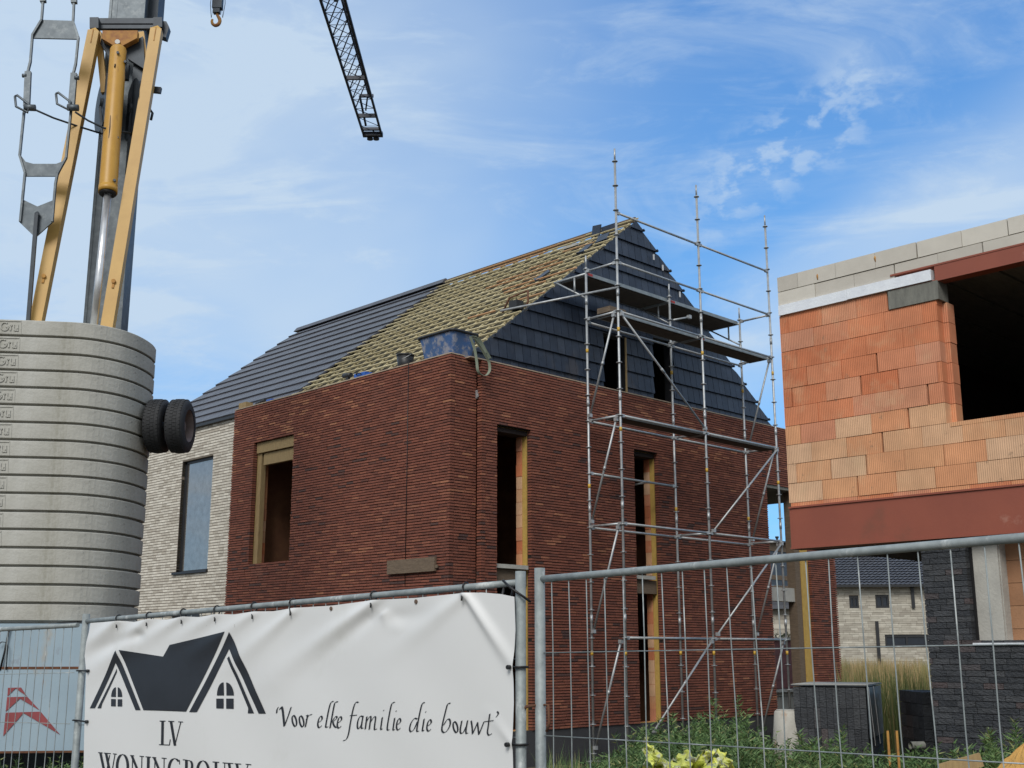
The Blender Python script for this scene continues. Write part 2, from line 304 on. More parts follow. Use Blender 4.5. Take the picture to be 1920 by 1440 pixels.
def bricks(mb, O, U, NN, u0, u1, z0, z1, openings, ch, bl, joint, depth, jit=.003, bias=lambda u, z: 0., rs=None, lenvar=.0, vj=None):
    """courses of separate bricks on the plane through O (U along, NN outward); openings = (u0,u1,z0,z1)"""
    rr = rs or random.Random(5); O, U, NN = V(O), V(U), V(NN); Z = V((0, 0, 1)); vj = joint if vj is None else vj
    nc = int(round((z1-z0)/ch)); ch = (z1-z0)/nc
    flip = np.dot(np.cross(U, Z), NN) < 0
    for c in range(nc):
        za = z0+c*ch; zb = za+ch-joint; zm = (za+zb)/2
        iv = [(u0, u1)]
        for a, b, p, q in openings:
            if p < zm < q:
                nv = []
                for x, y in iv:
                    if b <= x or a >= y: nv.append((x, y)); continue
                    if a > x: nv.append((x, a))
                    if b < y: nv.append((b, y))
                iv = nv
        off = rr.random()*bl
        for x, y in iv:
            u = x-off if (c % 2) else x-((off+bl/2) % bl)
            while u < y:
                l_ = bl*(1+lenvar*(rr.random()-.5)*2)
                a, b = max(u, x), min(u+l_, y); u += l_
                if b-a < .014: continue
                b -= min(vj, .008)
                n0 = rr.uniform(-jit, jit); val = min(1, max(0, rr.random()**1.15*.95+bias((a+b)/2, zm)))
                dz = rr.uniform(-jit, jit)*.4
                A = O+U*a+Z*(za+dz)+NN*(n0-depth); B = O+U*b+Z*(za+dz)+NN*(n0-depth)
                A2 = A+NN*depth; B2 = B+NN*depth; h = Z*(zb-za)
                P = [A, B, B2, A2, A+h, B+h, B2+h, A2+h] if not flip else [B, A, A2, B2, B+h, A+h, A2+h, B2+h]
                mb.hexa(P, val, skip=(2,))
def core(mb, O, U, NN, u0, u1, z0, z1, openings, n0, n1, r=.5):
    O, U, NN = V(O), V(U), V(NN); Z = V((0, 0, 1))
    us = sorted({u0, u1, *[min(max(o[i], u0), u1) for o in openings for i in (0, 1)]})
    for a, b in zip(us, us[1:]):
        zi = [(z0, z1)]
        for o in openings:
            if o[0] < (a+b)/2 < o[1]:
                nz_ = []
                for p, q in zi:
                    if o[3] <= p or o[2] >= q: nz_.append((p, q)); continue
                    if o[2] > p: nz_.append((p, o[2]))
                    if o[3] < q: nz_.append((o[3], q))
                zi = nz_
        for p, q in zi:
            mb.obox(O+U*a+Z*p+NN*n0, U*(b-a), NN*(n1-n0), Z*(q-p), r)

# ------------------------------------------------------------------ ground
g = MB(); R_ = 900; n_ = 46
xs = [-R_, -300, -120, -60]+list(np.linspace(-30, 60, n_))+[90, 150, 300, R_]
def gz(x, y):
    d = math.hypot(x-5, y+6)
    return -.24+.05*math.sin(x*1.3+.5*y)*math.cos(y*1.1)*(1 if d < 30 else 0)
ys = [-R_, -300, -120, -60]+list(np.linspace(-30, 60, n_))+[90, 150, 300, R_]
for i in range(len(xs)-1):
    for j in range(len(ys)-1):
        g.quad(*[(x, y, gz(x, y)) for x, y in ((xs[i], ys[j]), (xs[i+1], ys[j]), (xs[i+1], ys[j+1]), (xs[i], ys[j+1]))])
tag(g.build('ground', 'ground'), kind='structure')

# ------------------------------------------------------------------ red brick house
RX, RZ, K = 5.47, 10.1, .79          # ridge x, z and pitch
YG, YPART, YEND = .60, 6.45, 12.33   # gable plane, party wall, far end
ZP = 6.25
def rz(x): return RZ-K*abs(RX-x)
rh = thing('brick_house', 'unfinished dark red brick house with slate gable, bare roof battens and scaffold in front', 'house', (4.5, 3, 0))
LW = [(4.38, 5.72, 3.17, 5.50)]                         # opening in the street wall (y, z)
RW = [(.92, 1.70, .34, 2.62), (.92, 1.70, 2.93, 5.18), (4.40, 5.09, .34, 2.62), (4.40, 5.09, 2.90, 5.18)]
YR = -.12
CH = .0462; bl = .205
bias_r = lambda u, z: .06*math.sin(u*.9+z*1.7)+(.08 if z > 5.3 else 0)
mb = MB()
bricks(mb, (0, 0, 0), (0, 1, 0), (-1, 0, 0), 0, 6.49, -.1, ZP, LW, CH, bl, .0145, .09, .004, bias_r, random.Random(1), .08, .006)
mb.build('brick_wall', 'red_brick', rh)
mb = MB()
bricks(mb, (.095, 0, 0), (1, 0, 0), (0, -1, 0), 0, .47, -.1, ZP, [], CH, bl, .0145, .09, .004, bias_r, random.Random(2), .08, .006)
bricks(mb, (.66, YR, 0), (1, 0, 0), (0, -1, 0), 0, 8.03, .34, ZP-.03, [(a-.66, b-.66, c, d) for a, b, c, d in [(.92, 1.70, .34, 5.18), (4.40, 5.09, .34, 5.18)]], CH, bl, .0145, .09, .004, bias_r, random.Random(3), .08, .006)
bricks(mb, (.57, YR, 0), (0, 1, 0), (-1, 0, 0), 0, .115, .34, ZP-.03, [], CH, bl, .0145, .088, .003, bias_r, random.Random(4), .08, .006)
bricks(mb, (8.69, YR, 0), (1, 0, 0), (0, -1, 0), 0, 2.59, 4.97, ZP-.03, [], CH, bl, .0145, .09, .004, bias_r, random.Random(8), .08, .006)
mb.build('brick_wall', 'red_brick', rh)
mb = MB()
core(mb, (0, 0, 0), (0, 1, 0), (-1, 0, 0), .02, 6.47, -.15, ZP-.01, [(4.37, 5.73, 3.16, 5.51)], -.012, -.10)
core(mb, (0, 0, 0), (1, 0, 0), (0, -1, 0), .02, .56, -.15, ZP-.01, [], -.012, -.10)
core(mb, (0, YR, 0), (1, 0, 0), (0, -1, 0), .585, 8.68, .34, ZP-.04, [(.91, 1.71, .33, 5.19), (4.39, 5.10, .33, 5.19)], -.012, -.10)
core(mb, (0, YR, 0), (1, 0, 0), (0, -1, 0), 8.68, 11.27, 4.98, ZP-.04, [], -.012, -.10)
mb.build('mortar', 'red_mortar', rh)
# insulation and clay inner leaf, seen in the reveals
mb = MB()
core(mb, (0, 0, 0), (0, 1, 0), (-1, 0, 0), .4, 6.3, -.1, ZP-.05, LW, -.105, -.20)
core(mb, (0, YR, 0), (1, 0, 0), (0, -1, 0), .8, 8.6, .3, ZP-.06, [(.92, 1.695, .34, 5.18), (4.40, 5.085, .34, 5.18)], -.105, -.205)
mb.build('insulation', 'insul', rh)
mb = MB(); rr = random.Random(3)
def jamb(mb, x, y0, y1, za, zb, axis, h=.215):
    z = za
    while z < zb:
        q = min(z+h, zb); e = rr.uniform(0, .012)
        if axis == 'x': mb.box((x-e, y0, z), (x+.12, y1, q-.008), rr.random())
        else: mb.box((y0, x-e, z), (y1, x+.12, q-.008), rr.random())
        z = q
jamb(mb, 1.69, .09, .215, .34, 2.62, 'x'); jamb(mb, 1.69, .09, .215, 2.93, 5.18, 'x')
jamb(mb, 5.08, .09, .215, .34, 2.62, 'x'); jamb(mb, 5.08, .09, .215, 2.93, 5.18, 'x')
jamb(mb, 5.70, .205, .33, 3.17, 5.3, 'y')
core(mb, (0, 0, 0), (0, 1, 0), (-1, 0, 0), .3, 6.4, -.1, ZP-.1, [(4.38, 5.70, 3.17, 5.5)], -.21, -.33, .3)
core(mb, (0, YR, 0), (1, 0, 0), (0, -1, 0), .8, 8.6, .1, ZP-.1, [(.92, 1.69, .34, 5.18), (4.40, 5.08, .34, 5.18)], -.213, -.335, .3)
mb.build('inner_wall', 'clay_block', rh)
# rest of the body
mb = MB()
mb.box((.33, 6.2, -.1), (8.9, YPART-.02, ZP-.1)); mb.box((8.60, .25, -.1), (8.88, 6.2, ZP-.1)); mb.box((3.2, .30, 0), (3.34, 6.2, ZP-.2)); mb.box((.6, 3.3, 2.8), (3.2, 3.42, ZP-.3))
mb.box((6.4, .30, 0), (6.5, 6.2, ZP-.2))
mb.build('partition_wall', 'inner', rh)
mb = MB()
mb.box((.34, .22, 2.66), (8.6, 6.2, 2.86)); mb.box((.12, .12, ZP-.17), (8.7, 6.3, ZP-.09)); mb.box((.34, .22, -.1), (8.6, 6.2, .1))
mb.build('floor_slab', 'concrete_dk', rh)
for x0, x1, zs in ((.925, 1.685, 2.62), (4.405, 5.075, 2.59)):
    mb = MB(); mb.box((x0, YR+.10, zs), (x1, YR+.30, zs+.24)); mb.build('lintel', 'timber_grey', rh)
for x0, x1, zs in ((.925, 1.655, 2.87), (4.405, 4.965, 2.84)):
    mb = MB(); mb.box((x0, YR+.03, zs), (x1, YR+.28, zs+.065)); mb.build('sill', 'concrete_lt', rh)
for a in (.925, 4.405):
    mb = MB(); mb.box((a, YR+.085, 5.10), (a+.76 if a < 1 else a+.67, YR+.34, 5.176)); mb.build('opening_head', 'dark', rh)
mb = MB(); mb.box((.585, YR+.02, -.5), (8.62, YR+.3, .335)); mb.box((.58, YR+.005, -.5), (8.65, YR+.018, -.02)); mb.box((.04, .04, -.5), (.56, .3, .02)); mb.build('plinth', 'plinth', rh)
mb = MB()
mb.box((-.004, -.002, ZP), (.30, 6.48, ZP+.018)); mb.box((.31, YR-.003, ZP-.03), (11.27, YR+.30, ZP-.012)); mb.build('parapet_cap', 'cap', rh)
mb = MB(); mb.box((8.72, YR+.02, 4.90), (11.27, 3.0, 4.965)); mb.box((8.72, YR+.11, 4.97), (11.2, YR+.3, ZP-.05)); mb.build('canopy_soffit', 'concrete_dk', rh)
# timber in the street window
mb = MB(); mb.box((.06, 4.385, 5.30), (.115, 5.70, 5.495)); mb.box((.10, 5.58, 3.17), (.20, 5.715, 5.30)); mb.build('window_buck', 'timber', rh)
mb = MB(); mb.box((.11, 4.385, 5.06), (.19, 5.52, 5.285)); mb.build('shutter_box', 'timber', rh)
mb = MB(); mb.bar((-.035, .28, 2.90), (-.035, 1.46, 2.90), .045, .22); mb.bar((-.035, .22, 2.86), (-.035, .5, 2.86), .02, .05); mb.build('timber_board', 'timber_grey', rh)
mb = MB(); mb.tube([(-.012, 1.06, ZP+.05), (-.012, 1.05, 4.6), (-.012, 1.045, 2.6)], .006, 6); mb.build('expansion_joint', 'tie', rh)
mb = MB(); mb.box((.535, -.03, 5.58), (.565, -.005, 5.72)); mb.box((.53, -.06, 5.60), (.55, -.03, 5.66)); mb.build('bracket', 'galv', rh)
# pier at the end of the terrace with its timber post and lintel
mb = MB()
bricks(mb, (10.20, YR, 0), (1, 0, 0), (0, -1, 0), 0, .60, .2, 4.9, [], CH, bl, .0145, .09, .004, bias_r, random.Random(12), .08, .006)
bricks(mb, (10.83, YR+.03, 0), (1, 0, 0), (0, -1, 0), 0, .45, .2, 4.9, [], CH, bl, .0145, .09, .004, bias_r, random.Random(13), .08, .006)
bricks(mb, (10.20, YR, 0), (0, 1, 0), (-1, 0, 0), .1, .5, .2, 4.9, [], CH, bl, .0145, .09, .004, bias_r, random.Random(14), .08, .006)
mb.build('pier', 'red_brick', rh)
mb = MB(); mb.box((10.22, YR+.02, .2), (10.815, YR+.4, 4.9)); mb.box((10.815, YR+.06, .2), (11.26, YR+.4, 4.9)); mb.build('mortar', 'red_mortar', rh)
mb = MB(); mb.box((9.93, -.06, .25), (10.19, .10, 4.9)); mb.build('insulation', 'insul', rh)
mb = MB(); mb.box((9.72, -.04, .25), (9.92, .16, 4.9)); mb.build('timber_post', 'timber_grey', rh)
mb = MB(); mb.box((8.60, .0, 2.58), (9.85, .2, 2.86)); mb.build('lintel', 'concrete_lt', rh)

# roof: membrane, counter battens, battens
XE = .86
rb = thing  # noqa
def slope_pt(x, y, off=0.):
    nrm = V((-K, 0, 1))/math.hypot(K, 1) if x <= RX else V((K, 0, 1))/math.hypot(K, 1)
    return V((x, y, rz(x)))+nrm*off
ybound = lambda x: 5.98+.44*(x-1.28)/4.35
mb = MB()
for sgn in (0, 1):
    xa = XE if sgn == 0 else 2*RX-XE
    a, b = V((xa, YG+.03, rz(xa)-.06)), V((RX, YG+.03, RZ-.06))
    c, d = b+V((0, YPART-YG, 0)), a+V((0, YPART-YG, 0))
    mb.prism([a, b, c, d], (0, 0, -.12))
mb.build('roof_membrane', 'membrane', rh)
mb = MB(); rr = random.Random(21)
sl = math.hypot(1, K); nrow = 22; L0 = (RX-XE)*sl; gap = L0/nrow
def wood(x, y):       # the boards near the gable corner are fresher and more orange
    o = abs((y-.6)/2.6-(x-2.2)/4.2*.8)+abs((x-3.9)/3.4)
    return rr.uniform(.86, 1) if rr.random() > .12+o*1.05 else rr.uniform(.2, .82)
y = YG+.10
while y < 6.3:
    p, q = slope_pt(XE, y, .0), slope_pt(RX-.05, y, .0); mb.bar(p+V((0, 0, -.004)), q+V((0, 0, -.004)), .030, .034, (-K, 0, 1), rr.uniform(.3, .84)); y += .40
mb.build('counter_batten', 'batten', rh)
mb = MB()
for i in range(nrow+1):
    x = XE+(RX-XE)*i/nrow-.0
    y0 = YG-.06-rr.uniform(0, .07); yb = ybound(x)+.1
    while y0 < yb:
        y1 = min(y0+(rr.uniform(.5, 1.2) if y0 < 2.6 else rr.uniform(1.6, 3.2)), yb)
        e = rr.uniform(-.006, .006)
        mb.bar(slope_pt(x, y0, .035+e), slope_pt(x, y1-.01, .042+rr.uniform(-.006, .006)), .034, .026, (-K, 0, 1), wood(x, y0)); y0 = y1
mb.build('roof_batten', 'batten', rh)
mb = MB(); mb.bar((RX, YG-.02, RZ+.035), (RX, ybound(RX), RZ+.035), .04, .10); mb.build('ridge_board', 'timber_grey', rh)
# slate gable
mb = MB(); rr = random.Random(31)
z = 5.9; row = 0; RH = .335; TW = .20
gw = [(ony(1131, 728, .6)[0], ony(1172, 737, .6)[0], 5, 7.55), (ony(1225, 750, .6)[0], ony(1262, 755, .6)[0], 5, 7.75)]
while z < RZ:
    zt = z+RH
    xl = RX-(RZ-.02-z)/K+.02; xr = 2*RX-xl+.06
    ivs = [(xl, xr)]
    for a, b, p, q in gw:
        if p < z+RH/2 < q:
            nv = []
            for s0, s1 in ivs:
                if b <= s0 or a >= s1: nv.append((s0, s1)); continue
                if a > s0: nv.append((s0, a))
                if b < s1: nv.append((b, s1))
            ivs = nv
    for s0, s1 in ivs:
        u = s0-(TW/2 if row % 2 else 0)-(s0 % TW)*0
        k0 = math.floor(s0/TW); u = k0*TW-(TW/2 if row % 2 else 0)
        while u < s1:
            a, b = max(u, s0), min(u+TW, s1); u += TW
            if b-a < .015: continue
            b -= .010
            def clip(x, zz_): return min(zz_, RZ-K*abs(RX-x)+.0)
            t0, t1 = clip(a, zt), clip(b, zt)
            zz0 = z+rr.uniform(-.0015, .0015)
            pts = [(a, zz0), (b, zz0), (b, max(t1, zz0+.005)), (a, max(t0, zz0+.005))]
            if a < RX < b: pts = [(a, zz0), (b, zz0), (b, max(t1, zz0+.005)), (RX, min(zt, RZ)), (a, max(t0, zz0+.005))]
            e = rr.uniform(0, .002)
            f = [V((px, YG-.060-e+(pz-z)/RH*.040, pz)) for px, pz in pts]
            mb.prism(f, (0, .02, 0), rr.random())
    z += RH; row += 1
mb.build('slate_cladding', 'slate', rh)
mb = MB()
def gable_core(y0, y1):
    us = sorted({XE+.1, 2*RX-XE-.1, RX, *[v for g_ in gw for v in g_[:2]]})
    for a, b in zip(us, us[1:]):
        zb_ = 5.9
        for g_ in gw:
            if g_[0] < (a+b)/2 < g_[1]: zb_ = g_[3]
        mb.prism([(a, y0, zb_), (b, y0, zb_), (b, y0, rz(b)-.05), (a, y0, rz(a)-.05)], (0, y1-y0, 0))
gable_core(YG-.012, YG+.2); mb.build('gable_wall', 'frame_dark', rh)
for a, b, p, q in gw[:1]:
    mb = MB(); mb.box((b-.035, YG-.07, 6.0), (b-.005, YG-.045, q)); mb.build('window_batten', 'timber', rh)
for px, py in ((1226, 482), (1243, 502), (1275, 552)):
    p = ony(px, py, YG-.10); mb = MB(); mb.box((p[0]-.018, YG-.105, p[2]-.06), (p[0]+.018, YG-.09, p[2]+.06)); mb.build('gable_clip', 'white_pl', rh)
# ends of the battens of the far slope
for i in range(0, 12):
    x = RX+.20+i*.424
    mb = MB()
    if x < 2*RX-XE: mb.bar((x, YG-.085, rz(x)+.0), (x, YG+.2, rz(x)+.0), .05, .03, (K, 0, 1)); mb.build('verge_tile', 'slate', rh)

# ------------------------------------------------------------------ pale brick house next door
wh = thing('brick_house', 'finished pale cream brick house with grey tiled roof behind the tyres', 'house', (5, 9.4, 0))
XW = .92
p1 = onx(342, 868, XW); p2 = onx(388, 1066, XW); p3 = onx(401, 853, XW)
wy0, wy1, wz0, wz1 = p2[1], p1[1], onx(345, 1072, XW)[2], p3[2]
zt = 6.50
ww = [(wy0, wy1, wz0, wz1), (9.0, 10.2, .2, onx(270, 1150, XW)[2])]
mb = MB(); bricks(mb, (XW, 0, 0), (0, 1, 0), (-1, 0, 0), YPART+.03, YEND, -.1, zt, ww, .0605, .20, .016, .09, .002, lambda u, z: 0, random.Random(41), .1)
mb.build('brick_wall', 'white_brick', wh)
mb = MB(); core(mb, (XW, 0, 0), (0, 1, 0), (-1, 0, 0), YPART+.04, YEND-.02, -.15, zt, ww, -.008, -.2)
mb.build('mortar', 'white_mortar', wh)
mb = MB(); mb.box((XW+.3, YEND-.2, -.1), (9.9, YEND-.02, zt)); mb.box((XW+.2, YPART+.04, -.1), (9.9, YPART+.2, zt)); mb.box((9.8, YPART+.2, -.1), (9.9, YEND, zt))
for yy in (YPART+.1, YEND-.15): mb.prism([(XW+.2, yy, zt-.3), (10.1, yy, zt-.3), (RX, yy, RZ-.2)], (0, .12, 0))
mb.build('side_wall', 'white_mortar', wh)
mb = MB(); mb.box((XW+.22, YPART+.2, 2.6), (9.8, YEND-.2, 2.8)); mb.box((XW+.22, YPART+.2, zt-.2), (9.8, YEND-.2, zt-.1)); mb.build('floor_slab', 'dark', wh)
fr = MB(); x = XW+.075
fr.box((x, wy0, wz0), (x+.05, wy0+.035, wz1)); fr.box((x, wy1-.10, wz0), (x+.05, wy1, wz1)); fr.box((x, wy0, wz1-.06), (x+.05, wy1, wz1)); fr.box((x, wy0, wz0), (x+.05, wy1, wz0+.03))
win = fr.build('window', 'frame_dark', wh)
mb = MB(); mb.box((x+.02, wy0+.03, wz0+.03), (x+.03, wy1-.08, wz1-.05)); mb.build('pane', 'glass', win)
mb = MB(); mb.box((XW-.05, wy0-.04, wz0-.05), (XW+.07, wy1+.10, wz0)); mb.build('sill', 'frame_dark', win)
mb = MB(); a = ww[1]; mb.box((x, a[0], a[2]), (x+.05, a[1], a[3])); mb.build('door', 'frame_dark', wh)
mb = MB(); mb.box((XW-.02, YPART+.0, -.1), (XW+.05, YPART+.028, zt+.05)); mb.build('joint_strip', 'frame_dark', wh)
# tiled roof: every course a tilted strip of flat tiles
mb = MB(); rr = random.Random(51)
XE2 = XW-.05; nT = 13; 
def tiles(mb, sgn):
    for i in range(nT):
        xa = XE2+(RX-XE2)*i/nT; xb = XE2+(RX-XE2)*(i+1)/nT+.03
        y0 = ybound(xa)+rr.uniform(-.04, .03); y1 = YEND+.06; y = y0
        if sgn > 0: xa, xb = 2*RX-xa, 2*RX-xb
        while y < y1:
            q = min(y+.27, y1); e = rr.uniform(0, .004)
            nr = V((-K*(-1 if sgn > 0 else 1), 0, 1)); nr /= np.linalg.norm(nr)
            A = V((xa, y, rz(xa)))+nr*(.075+e); B = V((xa, q-.004, rz(xa)))+nr*(.075+e)
            C = V((xb, q-.004, rz(xb)))+nr*(.040+e); D_ = V((xb, y, rz(xb)))+nr*(.040+e)
            dn = -nr*.035
            P = [A+dn, B+dn, C+dn, D_+dn, A, B, C, D_]
            mb.hexa(P, rr.random()); y = q
tiles(mb, -1); tiles(mb, 1)
mb.build('tiled_roof', 'roof_tile', wh)
mb = MB()
for sgn in (0, 1):
    xa = XW+.03 if sgn == 0 else 2*RX-XW-.03
    mb.prism([(xa, YPART, rz(xa)-.05), (RX, YPART, RZ-.05), (RX, YEND, RZ-.05), (xa, YEND, rz(xa)-.05)], (0, 0, -.15))
mb.build('roof_deck', 'dark', wh)
mb = MB()
y = ybound(RX)
while y < YEND:
    mb.prism([(RX-.13, y, RZ+.0), (RX-.02, y, RZ+.13), (RX+.02, y, RZ+.13), (RX+.13, y, RZ)], (0, .38, 0), rr.random()); y += .385
mb.build('ridge_cap', 'roof_tile', wh)
mb = MB(); mb.box((XE2-.03, YPART+.06, rz(XE2)-.03), (XE2+.03, YEND+.04, rz(XE2)+.03)); mb.build('gutter', 'frame_dark', wh)

# ------------------------------------------------------------------ clay block building on the right
ob = thing('block_building', 'half built orange clay block building with red steel beams and dark brick ground floor', 'building', (2, -9, 0))
YO = -6.12
# u runs towards -Y from the visible corner; plane x = 0
U_ = (0, -1, 0); N_ = (-1, 0, 0); O_ = (0, YO, 0)
op = (2.04, 6.2, 3.98, 5.84)
zb0, zb1 = 3.24, 5.58
cl = (zb1-zb0)/10
mb = MB(); rr = random.Random(61)
cbias = lambda u, z: (.55 if z < 4.16 else 0)
def cval(z): return rr.uniform(.52, 1) if z < 4.0 else (rr.uniform(.35, .95) if z < 4.17 else (rr.uniform(.1, .55) if z < 4.45 else rr.uniform(0, .48)))
nc = 10; c0 = zb0+.045
chh = (5.60-c0)/nc
for c in range(nc):
    za = c0+c*chh; zm = za+chh/2
    ivs = [(0, 2.02)] if zm > 3.99 else [(0, 7)]
    if c == nc-1: ivs = [(0, 1.44)]
    for s0, s1 in ivs:
        u = s0-(0, .34, .12, .25)[c % 4]
        while u < s1:
            a, b = max(u, s0), min(u+.462, s1); u += .462
            if b-a < .04: continue
            e = rr.uniform(-.006, .004); gp = rr.choice((.003, .003, .004, .004, .010, .022))
            mb.obox((e, YO-a, za+rr.uniform(-.002, .002)), (0, -(b-a)+gp, 0), (.14, 0, 0), (0, 0, chh-.005), cval(zm))
for i in range(16):   # thin levelling course under the blocks and pieces under the sill and pad
    mb.obox((rr.uniform(-.004, .004), YO-.02-i*.44, zb0), (0, -.437, 0), (.14, 0, 0), (0, 0, .04), rr.uniform(.1, .6))
i = 0; u = 2.06
while u < 7: mb.obox((-.004, YO-u, 3.93), (0, -.45, 0), (.15, 0, 0), (0, 0, .045), rr.uniform(.2, .8)); u += .455
mb.obox((0, YO-1.47, 5.325), (0, -.28, 0), (.14, 0, 0), (0, 0, .05), .1); mb.obox((.004, YO-1.76, 5.325), (0, -.26, 0), (.14, 0, 0), (0, 0, .05), .2)
# return of the blocks inside the opening
z = 3.98
while z < 5.35:
    mb.box((.145, YO-2.07-rr.uniform(0, .01), z), (.30, YO-1.7, z+chh-.006), cval(z) if rr.random() < .5 else .3); z += chh
mb.build('block_wall', 'clay_block', ob)
mb = MB(); mb.box((.02, YO-2.0, zb0), (.12, YO-.02, 5.58)); mb.box((.02, YO-7, zb0), (.12, YO-2.0, 3.9)); mb.build('joint_fill', 'inner', ob)
mb = MB(); rr = random.Random(66)
for c, (za, zb_, st, e0) in enumerate(((5.73, 5.905, .0, 7.), (5.91, 6.10, .23, 7.))):
    u = -st
    while u < 7:
        a, b = max(u, 0), u+.52; u += .52
        if c == 0 and a > 1.5 and a < 6.3: z_lo = za+.055
        else: z_lo = za
        mb.obox((rr.uniform(-.01, .004), YO-a, z_lo), (0, -(b-a)+rr.choice((.003, .004, .014)), 0), (.16, 0, 0), (0, 0, zb_-z_lo-.004), rr.random())
mb.build('aerated_block_wall', 'aerated', ob)
for px, py in ((1533, 519), (1641, 485)):
    q = onx(px, py, -.008); mb = MB(); mb.tube([q+V((.01, 0, .05)), q+V((0, .004, .01)), q+V((.004, 0, -.04))], [.006, .013, .008], 6); mb.build('foam_bead', 'yellow_rust', ob)
def ibeam(mb, y0, y1, z0, z1, x0, bw):
    mb.box((x0, y0, z1-.02), (x0+bw, y1, z1)); mb.box((x0, y0, z0), (x0+bw, y1, z0+.02)); mb.box((x0+bw*.42, y0, z0+.02), (x0+bw*.5, y1, z1-.02))
mb = MB(); ibeam(mb, YO-7, YO-.0, 2.735, 3.235, -.03, .24)
mb.box((-.01, YO-.03, 2.755), (.06, YO+.0, 3.21)); mb.box((-.012, YO-7, 2.757), (.06, YO-.032, 3.212))
mb.build('steel_beam', 'primer', ob)
mb = MB(); ibeam(mb, YO-6.5, YO-1.50, 5.585, 5.785, -.012, .16); mb.box((-.006, YO-6.5, 5.60), (.01, YO-2.03, 5.765)); mb.build('steel_beam', 'primer', ob)
mb = MB(); mb.box((-.035, YO-.95, 5.598), (.10, YO-.01, 5.725)); mb.box((-.038, YO-2.0, 5.603), (.10, YO-.953, 5.728)); mb.build('insulation_strip', 'foil', ob)
mb = MB(); mb.box((-.02, YO-2.06, 5.375), (.22, YO-1.46, 5.592)); mb.build('padstone', 'concrete_dk', ob)
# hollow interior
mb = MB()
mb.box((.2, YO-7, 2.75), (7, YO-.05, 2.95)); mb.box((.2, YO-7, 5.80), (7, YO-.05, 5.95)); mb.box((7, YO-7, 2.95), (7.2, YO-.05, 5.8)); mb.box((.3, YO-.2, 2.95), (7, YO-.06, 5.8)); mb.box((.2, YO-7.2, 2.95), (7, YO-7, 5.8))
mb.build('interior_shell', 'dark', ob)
mb = MB()
for i in range(11): mb.box((.25, YO-.1-(i+1)*.6+.02, 5.74), (6.9, YO-.1-i*.6-.02, 5.795))
mb.build('ceiling_slab', 'concrete_dk', ob)
# ground floor
yk = -7.72
mb = MB()
bo = [(.50, 5, 1.64, 2.73)]
bricks(mb, (.02, yk, 0), U_, N_, 0, 5.2, -.3, 2.72, bo, .062, .21, .006, .09, .004, lambda u, z: (.1 if z > .4 else .25), random.Random(71), .12, .006)
mb.build('dark_brick_wall', 'black_brick', ob)
mb = MB(); core(mb, (.02, yk, 0), U_, N_, .01, 5.2, -.35, 2.72, [(.49, 5, 1.63, 2.8)], -.008, -.11)
mb.box((.11, yk-.52, 1.5), (.17, yk-.44, 2.72)); mb.build('mortar', 'black_mortar', ob)
mb = MB(); mb.box((.13, yk-.79, 1.62), (.155, yk-.5, 2.72)); mb.box((.16, yk-.80, 1.62), (.40, yk-.535, 2.72)); mb.build('column', 'concrete_lt', ob)
mb = MB(); rr = random.Random(75); z = 1.55; k = 0
while z < 2.7:
    if k == 0: mb.box((.335, yk-5, 1.5), (.43, yk-.82, 2.72), .3)
    u = .80-(.2 if k % 2 else 0)
    while u < 5:
        a = max(u, .80); mb.box((.30+rr.uniform(0, .006), yk-u-.457, z), (.42, yk-a, z+.230), rr.uniform(.45, .75)); u += .462
    z += .235; k += 1
mb.build('inner_block_wall', 'clay_shaded', ob)
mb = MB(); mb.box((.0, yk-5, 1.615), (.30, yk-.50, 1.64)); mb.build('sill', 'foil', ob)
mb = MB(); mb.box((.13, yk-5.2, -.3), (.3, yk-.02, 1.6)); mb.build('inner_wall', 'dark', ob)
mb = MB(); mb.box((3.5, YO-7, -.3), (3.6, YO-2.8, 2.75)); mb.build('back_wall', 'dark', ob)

# ------------------------------------------------------------------ scaffold
sc = thing('scaffold', 'galvanised tube scaffold with metal decks along the slate gable', 'scaffold', (5.25, -.75, -.2))
YF, YB = -1.10, -.37; SX = [2.87, 5.27, 7.60]; LV = .4615
R0 = .0215
def standard(x, y, z1):
    mb = MB(); mb.tube([(x, y, -.15), (x, y, z1-.22)], R0, 10); mb.tube([(x, y, z1-.22), (x, y, z1)], [.017, .015], 8)
    z = 1.78-4*LV
    while z < z1-.1:
        if z > -.1: mb.tube([(x, y, z-.005), (x, y, z+.005)], .052, 10)
        z += LV
    for zz_ in (2.0, 3.85, 5.7, 7.55): 
        if zz_ < z1-.3: mb.tube([(x, y, zz_+.03), (x, y, zz_+.16)], .026, 10)
    mb.box((x-.08, y-.08, -.2), (x+.08, y+.08, -.18)); mb.tube([(x, y, -.18), (x, y, .05)], .017, 8)
    o = mb.build('standard', 'galv', sc)
    return o
for x in SX:
    s1 = standard(x, YF, 10.33); s2 = standard(x, YB, 8.50)
    for y, so, zl in ((YF, s1, (1.5, 5.2 if x < 4 else 4.75, 6.95)), (YB, s2, (1.5, 4.3 if x < 4 else 4.1, 6.7))):
        for zz_ in zl:
            mb = MB(); mb.tube([(x, y, zz_), (x, y, zz_+.07)], R0+.003, 10); mb.build('yellow_tape', 'yellow_pl', so)
def led(a, b, r=R0*.98, name='ledger'):
    mb = MB(); a, b = V(a), V(b); d = (b-a)/np.linalg.norm(b-a)
    mb.tube([a+d*.06, b-d*.06], r, 8)
    for p, s_ in ((a, 1), (b, -1)): mb.bar(p+d*s_*.02, p+d*s_*.09, .045, .055)
    return mb.build(name, 'galv', sc)
def zb(k): return 1.78+k*LV
Z1, Z2, Z3, Z4, Z5, Z6 = 1.78, 3.64, 5.47, 7.31, 8.20, 9.12
